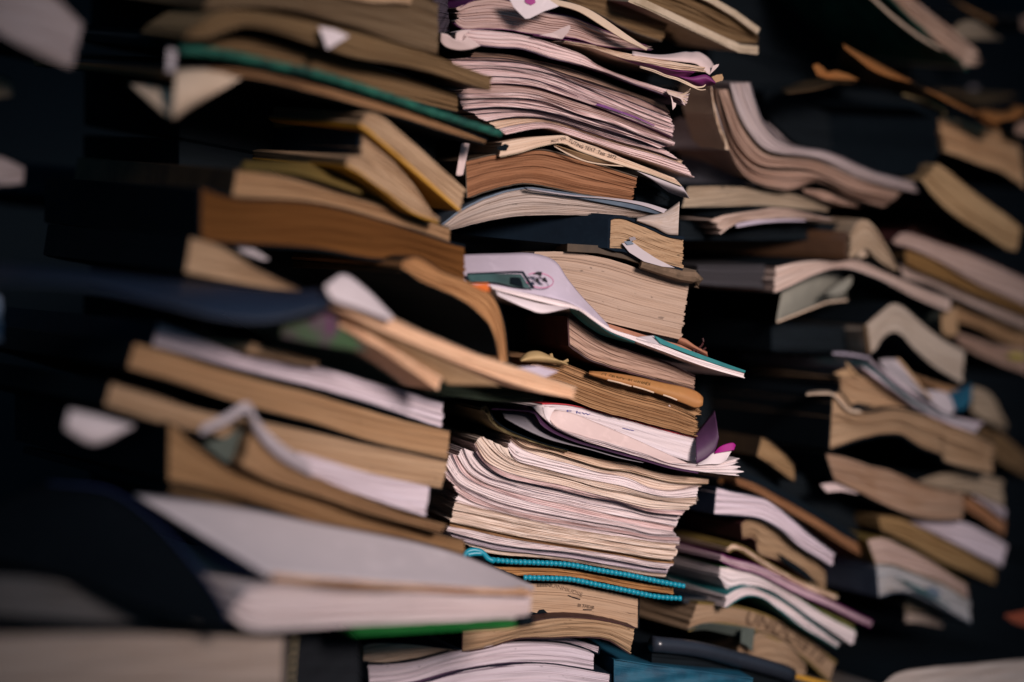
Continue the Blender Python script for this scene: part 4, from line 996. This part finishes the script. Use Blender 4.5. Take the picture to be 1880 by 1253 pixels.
book('paperback_book', 'dim book with a thin curved grey edge in the dark at the upper right', N([(650, 880), (800, 890), (950, 950), (1060, 985), (1200, 960), (1380, 905)]), N([(650, 905), (800, 912), (950, 975), (1060, 1002), (1200, 978), (1380, 920)]), PR, 0.05, 0.12, P_DIM, K_BLACK, 'U')
poly('loose_sheet', N([(920, 850), (970, 815), (1040, 850), (1000, 865)]), PR, 0.06, K_GREYC, None, 'faint grey page corner in the dark at the upper right', 'page')
book('paperback_book', 'pinkish book corner cut by the right edge near the top', N([(1430, 170), (1470, 150), (1560, 150)]), N([(1430, 270), (1470, 290), (1560, 300)]), PR, 0.03, 0.1, P_ROSE, K_BLACK, 'L')
book('paperback_book', 'pinkish book corner at the right edge beside the tan page end', N([(1375, 1215), (1440, 1165), (1560, 1150)]), N([(1360, 1270), (1440, 1300), (1560, 1330)]), PR, 0.0, 0.1, P_ROSE, K_BLACK, 'L')
# tan rounded block on the right
r = book('paperback_book', 'tan book with a rounded end sloping to the right edge, below the black book', D([(1425, 858), (1490, 900), (1600, 990), (1740, 1095), (1865, 1188)]), D([(1342, 945), (1400, 1020), (1520, 1130), (1660, 1215), (1790, 1300), (1842, 1312)]), PR, -0.004, 0.18, page('brass_paper', (0.37, 0.245, 0.13), 0.25, 0.3), K_BLACK, 'B', 0.0004, rag=0.0006)  # black cover colour stands in for shade on the sloping underside
# olive book
book('paperback_book', 'dim olive-paged book in shadow below the bent grey magazine', D([(120, 975), (300, 975), (480, 985), (650, 1010), (860, 1085)]), D([(90, 1085), (300, 1080), (500, 1075), (700, 1092), (850, 1110)]), PR, 0.008, 0.18, P_OLIVE, K_BLACK, 'L')
r = book('paperback_book', 'pale pages splaying in a fan above the oxblood-spined book, right stack', D([(255, 1142), (330, 1122), (450, 1105), (600, 1090), (720, 1108), (862, 1145)]), D([(295, 1225), (340, 1190), (390, 1165), (520, 1145), (650, 1142), (855, 1158)]), PR, -0.004, 0.17, page('oat_paper', (0.48, 0.37, 0.32), 0.6, 0.2), K_BLACK, 'T', rag=0.0009, endj=5)
sheet('under_cover', D([(370, 1172), (480, 1150), (600, 1140), (740, 1150)]), D([(375, 1190), (500, 1168), (620, 1158), (735, 1156)]), PR, -0.002, -0.004, S_LAV, r)
book('hardcover_book', 'black book lying under the splayed pale pages', D([(80, 1150), (300, 1235), (500, 1200), (960, 1170)]), D([(80, 1250), (300, 1250), (600, 1250), (960, 1250)]), PR, 0.012, 0.18, page('near_black_paper', None), K_BLACK, 'L')

# oxblood spine book
r = root('hardcover_book', PR.at(1560, 440, 0.05), 'dark brown glossy-spined book with curled cream pages at its right end', 'book')
book('x', None, E([(972, 90), (1000, 35), (1045, 10), (1080, 30), (1150, 130), (1225, 270)]), E([(972, 215), (1010, 190), (1045, 158), (1065, 165), (1120, 225), (1190, 275)]), PR, -0.004, 0.18, page('biscuit_paper', (0.3666, 0.2733, 0.1908), 0.3, 0.2), None, parent=r, rag=0.0005)
v, f = slab([PR.at(x, y, -0.004) for x, y in E([(968, 215), (955, 190), (952, 120), (965, 80)])], PR, 0.0, (PR.e2 - PR.e1 * 0.8) * 0.22, 0.0016)
link('glossy_spine', v, f, cover('glossy_umber', (0.06, 0.03, 0.016), (0.035, 0.018, 0.01), 0.25, 30, 0.5), r)
sheet('inner_leaf', E([(1010, 205), (1030, 175), (1055, 162), (1075, 180)]), E([(1020, 215), (1045, 205), (1080, 205), (1110, 228)]), PR, 0.0, 0.002, S_CREAM, r)

# open white book
r = root('hardcover_book', PR.at(1600, 530, 0.03), 'open white-paged book face down like a tent, grey leaf hanging inside it', 'book')
book('x', None, E([(580, 258), (680, 236), (780, 226), (900, 234), (1000, 222), (1200, 308), (1350, 372), (1502, 432)]), E([(574, 392), (680, 345), (780, 300), (880, 268), (970, 266), (1100, 312), (1300, 412), (1488, 492)]), PR, -0.004, 0.2, page('shell_paper', (0.4805, 0.3721, 0.3257), 0.2, 0.1), K_BLACK, 'B', parent=r, rag=0.0004)
sheet('hanging_leaf', E([(612, 388), (700, 345), (800, 300), (930, 275)]), E([(586, 546), (700, 502), (800, 468), (955, 432)]), PR, (0.004, 0.01), (0.0, 0.03), cover('moss_grey_sheet', (0.21, 0.20, 0.165), (0.16, 0.155, 0.13), 0.85, 16, 0.1), r, bulge=0.002)
sheet('hanging_leaf', E([(950, 275), (1100, 322), (1300, 422), (1470, 494)]), E([(955, 432), (1120, 470), (1320, 560), (1470, 620)]), PR, (0.03, 0.01), (0.05, 0.02), S_DARK, r)
sheet('side_leaf', E([(1445, 470), (1480, 490), (1525, 470)]), E([(1450, 600), (1490, 625), (1535, 610)]), PR, 0.0, 0.004, S_TAN, r)
sheet('bent_leaf', E([(835, 400), (890, 360), (950, 318), (980, 305)]), E([(845, 402), (900, 400), (950, 380), (980, 340)]), PR, 0.003, 0.0, cover('moss_grey_sheet', None), r)
v, f = tube([PR.at(x, y, 0.0) for x, y in E([(586, 546), (700, 502), (850, 442), (955, 432)])], 0.0005, 6)
link('leaf_edge', v, f, S_CREAM, r)
v, f = block_mesh(E([(170, 250), (300, 252), (450, 250), (578, 246)]), E([(180, 350), (300, 358), (450, 368), (574, 380)]), PR, 0.006, 0.12, 0.0012, 1, 0, 0)[:2]
link('fore_edge', v, f, page('shaded_edge_paper', (0.045, 0.043, 0.05), 0.6, 0.1), r)  # left side of the same white pages, its shade put into the colour

# tent-shaped grey book
r = book('paperback_book', 'thick grey-paged paperback arched into a tent shape, right stack', E([(1052, 560), (1120, 500), (1190, 450), (1240, 462), (1320, 530), (1420, 612), (1565, 702)]), E([(1075, 712), (1110, 680), (1140, 630), (1195, 598), (1240, 612), (1300, 680), (1380, 755), (1558, 870)]), PR, -0.004, 0.18, page('stone_paper', (0.354, 0.2934, 0.2409), 0.15, 0.15), K_BLACK, 'B', rag=0.0004)
sheet('spine_edge', E([(1042, 570), (1052, 562), (1062, 565)]), E([(1060, 708), (1070, 714), (1082, 710)]), PR, -0.006, -0.006, K_UMB, r, th=0.001)
book('hardcover_book', 'long black spine lying left of the tent-shaped grey book', E([(560, 560), (800, 568), (1045, 575)]), E([(560, 690), (800, 695), (1050, 700)]), PR, 0.014, 0.15, page('near_black_paper', None), K_BLACK, 'L')
# white and teal magazine
r = root('magazine', PR.at(1680, 720, 0.02), 'white and lavender magazine with a dark teal line, sliding down under the tent-shaped book', 'magazine')
book('x', None, E([(1036, 772), (1100, 812), (1200, 895), (1330, 985), (1460, 1042), (1640, 1108)]), E([(1050, 795), (1130, 860), (1220, 925), (1330, 1005), (1450, 1062), (1620, 1125)]), PR, -0.010, 0.15, P_LAV, K_TEAL, 'T', 0.0006, parent=r, rag=0.0004)
book('x', None, E([(1078, 738), (1140, 790), (1220, 850), (1350, 958), (1480, 1030), (1668, 1072)]), E([(1075, 758), (1140, 812), (1220, 880), (1345, 975), (1470, 1045), (1640, 1105)]), PR, -0.007, 0.15, P_LAV, None, parent=r, rag=0.0004)
sheet('lavender_cover', E([(1120, 742), (1170, 738), (1225, 742)]), E([(1160, 800), (1260, 880), (1385, 950)]), PR, 0.004, -0.006, S_GREY, r)
sheet('tan_leaf', E([(1208, 735), (1260, 800), (1320, 875), (1385, 945)]), E([(1222, 735), (1282, 805), (1340, 880), (1400, 950)]), PR, -0.008, -0.008, S_TAN, r, th=0.0008)
sheet('grey_corner', E([(1360, 900), (1480, 920), (1520, 1000)]), E([(1380, 950), (1450, 1010), (1500, 1030)]), PR, -0.002, -0.006, S_GREY, r)
sheet('teal_corner', E([(1490, 915), (1560, 890), (1608, 870)]), E([(1500, 1010), (1560, 1005), (1605, 960)]), PR, 0.0, 0.002, K_BLUE, r)
r2 = book('paperback_book', 'thin tan book end just under the tip of the tent-shaped book', E([(1290, 815), (1400, 855), (1500, 885), (1585, 900)]), E([(1300, 840), (1420, 895), (1500, 925), (1575, 938)]), PR, 0.002, 0.15, P_TAN, K_BLACK, 'T')
sheet('loose_sheet', E([(878, 702), (950, 705), (1075, 725)]), E([(880, 712), (950, 716), (1070, 736)]), PR, 0.0, -0.004, S_LAV, None, 'thin white line of a magazine edge left of the teal-lined magazine', 'page')
book('paperback_book', 'grey blurred book behind the teal corner at the right', E([(1610, 880), (1700, 920), (1790, 1080)]), E([(1600, 1010), (1680, 1060), (1780, 1110)]), PQ, 0.0, 0.15, P_OLIVE, K_BLACK, 'L')
# big tan book and crumpled one
r = book('paperback_book', 'big tan book with a torn left corner and a small hole in its pages', E([(918, 828), (980, 822), (1050, 838), (1200, 922), (1350, 1000), (1500, 1075), (1725, 1190)]), E([(918, 905), (960, 975), (1000, 1000), (1200, 1010), (1400, 1060), (1550, 1130), (1722, 1235)]), PR, -0.002, 0.18, page('camel_paper', (0.36, 0.235, 0.14), 0.5, 0.3), K_BLACK, 'L', rag=0.0007)
poly('torn_page', E([(885, 815), (930, 795), (965, 790), (1010, 830), (930, 832)]), PR, -0.004, S_TAN, r)
poly('torn_page', E([(945, 750), (975, 780), (1025, 835), (1000, 832), (955, 780)]), PR, -0.005, S_TAN, r)
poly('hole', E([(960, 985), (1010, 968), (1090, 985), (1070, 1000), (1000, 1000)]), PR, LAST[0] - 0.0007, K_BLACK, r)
r = book('paperback_book', 'crumpled tan paperback with a black ragged spine, its pages rippling in a wave', E([(880, 925), (905, 915), (940, 945), (985, 1005), (1080, 1020), (1200, 1002), (1400, 1048), (1550, 1108), (1715, 1180)]), E([(862, 1210), (930, 1185), (1000, 1160), (1130, 1132), (1232, 1132), (1330, 1190), (1450, 1240)]) + F([(1350, 170), (1590, 238)]), PR, -0.008, 0.2, page('khaki_paper', (0.37, 0.255, 0.16), 0.6, 0.35), K_BLACK, 'L', 0.0012, rag=0.0011, endj=4)
sheet('pale_rim', E([(740, 915), (820, 905), (890, 905), (930, 935), (975, 990), (1030, 1012)]), E([(740, 922), (820, 918), (885, 925), (918, 960), (965, 1008), (1025, 1022)]), PR, (0.01, -0.010), -0.011, S_CREAM, r, th=0.0007)
# pinkish brown stained block
r = book('paperback_book', 'stained rose-brown book with an orange blotch, under the crumpled tan paperback', F([(782, 140), (880, 160), (1000, 200), (1100, 225), (1250, 290), (1452, 335)]), F([(825, 268), (930, 318), (1050, 380), (1200, 440), (1320, 462), (1450, 462)]), PR, -0.006, 0.18, page('stained_paper', (0.2911, 0.2, 0.1426), 0.45, 0.7, (0.8, 0.5, 0.3)), K_BLACK, 'L', rag=0.0006)
sheet('loose_leaf', F([(758, 290), (830, 285), (935, 325)]), F([(790, 328), (860, 322), (940, 335)]), PR, -0.004, -0.008, S_PINK, r)
book('paperback_book', 'tan curved book between the crumpled paperback and the right edge', F([(1180, 290), (1320, 245), (1480, 230), (1640, 270)]), F([(1200, 310), (1350, 320), (1480, 330), (1650, 400)]), PR, 0.004, 0.18, P_OLIVE, K_BLACK, 'T')
book('paperback_book', 'lavender-topped book end at the far right of the right stack, beside the stained book', F([(1465, 295), (1540, 325), (1662, 418)]), F([(1462, 325), (1540, 375), (1655, 462)]), PR, 0.006, 0.16, P_LAV, K_BLACK, 'L')
book('paperback_book', 'brown book end under the lavender-topped one at the far right', F([(1465, 330), (1540, 385), (1655, 470)]), F([(1450, 400), (1540, 455), (1650, 545)]), PR, 0.008, 0.16, P_BROWN, K_BLACK, 'L')
# tan and lavender lower right
r = book('paperback_book', 'tan book capped by a lavender sheet, lower part of the right stack', F([(1040, 448), (1120, 450), (1250, 505), (1450, 612), (1610, 705)]), F([(1055, 515), (1160, 560), (1320, 650), (1460, 715), (1605, 775)]), PR, -0.002, 0.18, page('ochre_paper', (0.2451, 0.1533, 0.0691), 0.3, 0.3), K_BLACK, 'U')
book('paperback_book', 'lavender-white wedge of pages resting on the tan book at the lower right', F([(1200, 468), (1350, 465), (1450, 475), (1560, 525), (1664, 585)]), F([(1205, 480), (1300, 520), (1420, 580), (1540, 640), (1640, 690)]), PR, 0.0, 0.18, P_LAV, K_BLACK, 'B')
# printed cover block
r = book('paperback_book', 'blurred printed pale cover with bluish marks at the lower right', F([(985, 560), (1060, 552), (1150, 590), (1300, 668), (1470, 785)]), F([(1025, 672), (1100, 675), (1200, 710), (1350, 770), (1475, 845)]), PR, -0.010, 0.17, page('blush_paper', (0.3956, 0.2892, 0.2512), 0.2, 0.2), K_OLIVE, 'L')
r = book('paperback_book', 'blurred blue-grey printed book with a dark square mark, under the pale printed cover', F([(1030, 680), (1120, 690), (1220, 718), (1350, 778), (1480, 850)]), F([(1042, 835), (1100, 812), (1170, 808), (1280, 850), (1400, 912), (1490, 960)]), PR, -0.009, 0.17, page('print_paper', (0.36, 0.35, 0.36), 0.2, 0.7, (0.4, 0.7, 0.8)), K_STEEL, 'L')
poly('dark_square', F([(1275, 795), (1310, 785), (1345, 815), (1330, 850), (1285, 835)]), PR, -0.0115, K_STEEL, r)
for i in range(4):
    y = 742 + 20 * i
    v, f = tube([PR.at(a, b, -0.0112) for a, b in F([(1130 + 30 * i, y), (1220 + 30 * i, y + 42), (1300 + 30 * i, y + 86)])], 0.0004, 5)
    link('print_line', v, f, INKT, r)
book('paperback_book', 'dim olive book end under the printed books at the lower right', F([(1172, 835), (1240, 850), (1340, 900)]), F([(1170, 905), (1240, 915), (1330, 930)]), PR, 0.010, 0.15, P_OLIVE, K_BLACK, 'L')
book('paperback_book', 'dim grey-edged book end at the lower right, beneath the olive book end', F([(1170, 915), (1240, 920), (1350, 958)]), F([(1170, 960), (1240, 962), (1350, 985)]), PR, 0.012, 0.15, P_TAUPE, K_BLACK, 'L')
poly('paper_scrap', F([(1652, 928), (1700, 915), (1790, 900), (1790, 990), (1700, 965)]), PR, -0.02, cover('brick_card', (0.25, 0.06, 0.03), (0.15, 0.04, 0.02)), None, 'dull red torn tip at the right edge near the bottom', 'torn cover')

# long diagonal dark book
r = root('hardcover_book', PR.at(1450, 900, 0.05), 'long dark book with a brown fore-edge running diagonally down the right stack', 'book')
book('x', None, F([(350, 255), (430, 285), (520, 330), (750, 462), (880, 545), (1000, 615)]), F([(350, 290), (430, 322), (520, 372), (750, 512), (880, 595), (1005, 665)]), PR, 0.000, 0.2, page('russet_paper', (0.26, 0.13, 0.065), 0.6, 0.4), K_BLACK, 'T', 0.004, parent=r)
book('hardcover_book', 'black book lying behind the diagonal brown fore-edge', F([(340, 170), (600, 220), (800, 330), (1040, 480)]), F([(340, 250), (520, 320), (750, 455), (1000, 600)]), PR, 0.02, 0.2, page('near_black_paper', None), K_BLACK, 'L')
r = book('paperback_book', 'small tan-ended book with a dark spine just right of the purple flap', F([(472, 62), (520, 95), (580, 150), (628, 205)]), F([(448, 150), (500, 180), (560, 222), (632, 275)]), PR, 0.004, 0.16, page('honey_paper', (0.26, 0.1655, 0.0845), 0.4, 0.3), K_BROWN, 'L')
book('paperback_book', 'dark brown-edged book tucked behind the fanned purple-edged magazine', F([(262, 262), (350, 250), (430, 300), (520, 350)]), F([(262, 285), (350, 290), (430, 330), (520, 380)]), PR, 0.012, 0.16, P_UMBER, K_BLACK, 'L')

# white curved paperback
r = book('paperback_book', 'smooth white-lavender paperback curving down to the right, low in the right stack', F([(252, 308), (330, 330), (430, 348), (500, 370), (600, 445), (710, 540), (828, 630)]), F([(240, 432), (320, 436), (400, 442), (470, 455), (560, 505), (660, 590), (812, 686)]), PR, -0.012, 0.18, page('pearl_paper', (0.5379, 0.4524, 0.5037), 0.08, 0.05), K_NAVYG, 'L', rag=0.0002)
r = book('paperback_book', 'tan book looping over a dark hollow below the white curved paperback', F([(372, 482), (405, 460), (445, 455), (540, 495), (640, 570), (710, 635), (782, 720)]), F([(380, 556), (410, 545), (440, 555), (455, 620), (560, 660), (660, 735), (780, 806)]), PR, -0.006, 0.18, page('wheat_paper', (0.3004, 0.2005, 0.1206), 0.3, 0.3), K_OXB, 'L')
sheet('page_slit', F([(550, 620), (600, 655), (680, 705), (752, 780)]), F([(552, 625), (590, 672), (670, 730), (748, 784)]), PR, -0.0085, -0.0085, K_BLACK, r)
# magazines
book('magazine', 'thin cream-edged magazine lying on the pink-edged one, low in the right stack', F([(308, 598), (330, 580), (390, 600), (500, 672), (650, 755), (838, 830)]), F([(310, 618), (340, 600), (400, 628), (500, 695), (650, 780), (830, 850)]), PR, -0.010, 0.18, P_CREAM, K_OLIVE, 'B', cat='magazine', endj=3)
book('magazine', 'pink-edged magazine sticking out furthest to the right, low in the right stack', F([(275, 632), (300, 645), (450, 688), (650, 785), (800, 855), (1008, 960)]), F([(282, 662), (340, 690), (450, 720), (650, 820), (800, 885), (1000, 980)]), PR, -0.013, 0.18, page('rose_lilac_paper', (0.52, 0.37, 0.42), 0.3, 0.1), K_PLUM, 'B', cat='magazine', endj=2)
book('magazine', 'dark olive-edged magazine pressed between the pink-edged and the thick white one', F([(285, 672), (420, 712), (600, 800), (780, 895), (922, 975)]), F([(285, 690), (420, 730), (600, 820), (780, 920), (915, 998)]), PR, -0.008, 0.18, page('green_brown_paper', (0.16, 0.15, 0.05)), K_OLIVE, 'B', cat='magazine')
r = book('paperback_book', 'thick white-edged book folded over at its left end, low in the right stack', F([(268, 692), (340, 700), (430, 726), (600, 815), (780, 925), (928, 1002)]), F([(268, 745), (310, 802), (400, 780), (500, 800), (620, 870), (740, 960), (915, 1068)]), PR, -0.011, 0.18, P_WHITE, K_LEAF, 'T', 0.0004, rag=0.0003)
r = book('paperback_book', 'lower white-edged paperback with a teal cover, arched over the dark hollow', F([(300, 830), (350, 800), (412, 788), (500, 822), (600, 878), (700, 955), (850, 1065)]), F([(296, 888), (350, 850), (410, 828), (480, 842), (560, 900), (660, 975), (838, 1082)]), PR, -0.014, 0.18, P_WHITE, K_TEAL, 'B', 0.0006, rag=0.0003)
book('hardcover_book', 'blue-grey book end left of the arched white paperback', F([(90, 838), (200, 842), (298, 846)]), F([(90, 862), (200, 872), (298, 886)]), PR, 0.004, 0.16, page('dark_slate_paper', (0.05, 0.055, 0.065)), K_NAVY, 'L')
# lettered tan book
r = book('paperback_book', 'tan book with big dark letters along its edge, bottom of the right stack', F([(158, 872), (300, 885), (430, 912), (560, 965), (700, 1060), (830, 1160)]), F([(112, 996), (180, 968), (300, 962), (430, 990), (560, 1050), (680, 1130), (800, 1240)]), PR, -0.004, 0.18, page('flax_paper', (0.2928, 0.1988, 0.1276), 0.2, 0.3), K_OLIVE, 'B', 0.0012, rag=0.0003, wave=0.0003)
text('UNDOISTII', F([(395, 962), (480, 988), (560, 1020), (640, 1068), (720, 1130), (760, 1165)]), 31, PR, LAST[0] - 0.0012, cover('faded_ink', None), r)
sheet('curled_strip', F([(110, 998), (190, 968), (320, 975), (440, 992)]), F([(115, 1010), (190, 1000), (320, 1025), (425, 1045)]), PR, -0.006, -0.002, S_DARK, r)
poly('turned_corner', F([(375, 990), (440, 992), (432, 1060), (428, 1105), (400, 1075), (370, 1060)]), PR, -0.010, S_DARK, r)
r = book('paperback_book', 'rounded tan book end under the lettered tan book, bottom of the right stack', F([(362, 1050), (390, 1078), (420, 1100), (440, 1015), (520, 1020), (600, 1065), (685, 1170)]), F([(352, 1125), (420, 1150), (500, 1175), (570, 1200), (620, 1215), (660, 1220), (688, 1218)]), PR, -0.005, 0.17, page('flax_paper', None), K_BROWN, 'L')
r = root('ring_binder', PR.at(1300, 1210, 0.03), 'glossy black folder with a rounded top edge and orange inside, bottom edge', 'folder')
v, f = tube([PR.at(x, y, -0.018) for x, y in resample(F([(-60, 1066), (150, 1090), (350, 1140), (500, 1180), (590, 1208), (615, 1222)]), 20)], 0.0042, 12)
link('rounded_edge', v, f, cover('glossy_black', (0.02, 0.024, 0.034), (0.014, 0.017, 0.024), 0.3, 30, 0.5), r, smooth=True)
book('x', None, F([(-60, 1080), (150, 1104), (350, 1155), (500, 1195), (605, 1225)]), F([(-60, 1330), (150, 1330), (400, 1330), (700, 1330)]), PR, -0.016, 0.15, page('near_black_paper', None), K_BLACK, 'L', parent=r)
sheet('orange_divider', F([(590, 1205), (680, 1222), (830, 1262)]), F([(610, 1225), (700, 1250), (800, 1275)]), PR, -0.014, -0.016, cover('amber_card', (0.5, 0.25, 0.03)), r)
r = book('paperback_book', 'pale grey-white book rising from the bottom right corner', F([(1060, 1262), (1120, 1212), (1200, 1192), (1450, 1168), (1800, 1138)]), F([(1060, 1400), (1300, 1400), (1500, 1400), (1800, 1400)]), PR, -0.03, 0.16, page('chalk_paper', (0.46, 0.40, 0.37), 0.3, 0.2), K_BLACK, 'T')

# far right column, blurred
book('paperback_book', 'pinkish-white book sloping to the right edge, top of the far right group', O([(55, 135), (100, 95), (150, 90), (300, 140), (500, 210), (840, 365)]), O([(75, 155), (140, 165), (300, 235), (500, 350), (840, 510)]), PQ, -0.010, 0.17, page('blush_paper', None), K_OXB, 'L')
book('paperback_book', 'brown-paged book directly under the pinkish-white one at the right edge', O([(130, 180), (300, 240), (500, 355), (840, 515)]), O([(130, 265), (220, 305), (400, 380), (600, 470), (840, 570)]), PQ, -0.008, 0.17, page('toffee_paper', (0.2392, 0.1357, 0.0502), 0.4, 0.3), K_BLACK, 'L')
book('paperback_book', 'thin white book under the brown-paged one, right edge', O([(90, 262), (200, 318), (350, 370), (500, 440), (840, 590)]), O([(120, 345), (250, 375), (350, 420), (550, 520), (840, 645)]), PQ, -0.004, 0.17, page('shell_paper', None), K_BLACK, 'L')
book('paperback_book', 'dim tan book in shadow at the right edge, below the thin white book', O([(400, 500), (500, 530), (650, 590), (840, 670)]), O([(420, 590), (520, 620), (680, 700), (840, 760)]), PQ, 0.004, 0.17, P_TAN, K_BLACK, 'L')
r = book('paperback_book', 'rose-tan book with a yellowish stain, lowest of the far right group', O([(420, 655), (520, 690), (650, 735), (840, 750)]), O([(440, 730), (540, 780), (680, 840), (840, 900)]), PQ, 0.0, 0.17, P_ROSE, K_BLACK, 'L')
poly('yellow_stain', O([(715, 790), (760, 775), (830, 790), (840, 815), (760, 815)]), PQ, -0.0035, cover('yellow_stain', (0.42, 0.33, 0.06)), r)
book('paperback_book', 'dark oxblood-covered book behind the pinkish-white one at the right', O([(200, 20), (330, 60), (450, 160)]), O([(150, 85), (300, 135), (420, 175)]), PQ, 0.02, 0.17, cover('maroon_edge', (0.09, 0.04, 0.03)), K_OXB, 'L')
book('paperback_book', 'grey-tan book in the dark at the right edge, beside the big tan book', X([(1790, 760), (1830, 790), (1890, 840)]), X([(1800, 820), (1840, 850), (1890, 880)]), PQ, 0.01, 0.17, P_DIM, K_BLACK, 'L')

# ------------------------------------------------------------------ black filler books added behind each stack to keep its gaps dark
GD = 'black filler books added to keep the stack gaps dark'
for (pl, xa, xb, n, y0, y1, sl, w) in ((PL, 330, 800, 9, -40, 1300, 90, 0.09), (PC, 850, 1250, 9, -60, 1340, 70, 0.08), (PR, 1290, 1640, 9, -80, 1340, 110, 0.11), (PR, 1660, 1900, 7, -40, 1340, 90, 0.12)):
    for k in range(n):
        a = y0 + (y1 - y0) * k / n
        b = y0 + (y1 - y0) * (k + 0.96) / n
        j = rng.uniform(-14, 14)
        book('hardcover_book', 'black filler book added to keep the gap between the lit books dark', X([(xa + j, a), ((xa + xb) / 2, a + sl * 0.5), (xb + j, a + sl)]), X([(xa + j, b), ((xa + xb) / 2, b + sl * 0.5), (xb + j, b + sl)]), pl, w, 0.13, page('near_black_paper', None), K_GAPDARK, 'L', group=GD, rag=0.0001)
for o in ALL:
    if '_org' in o: del o['_org']
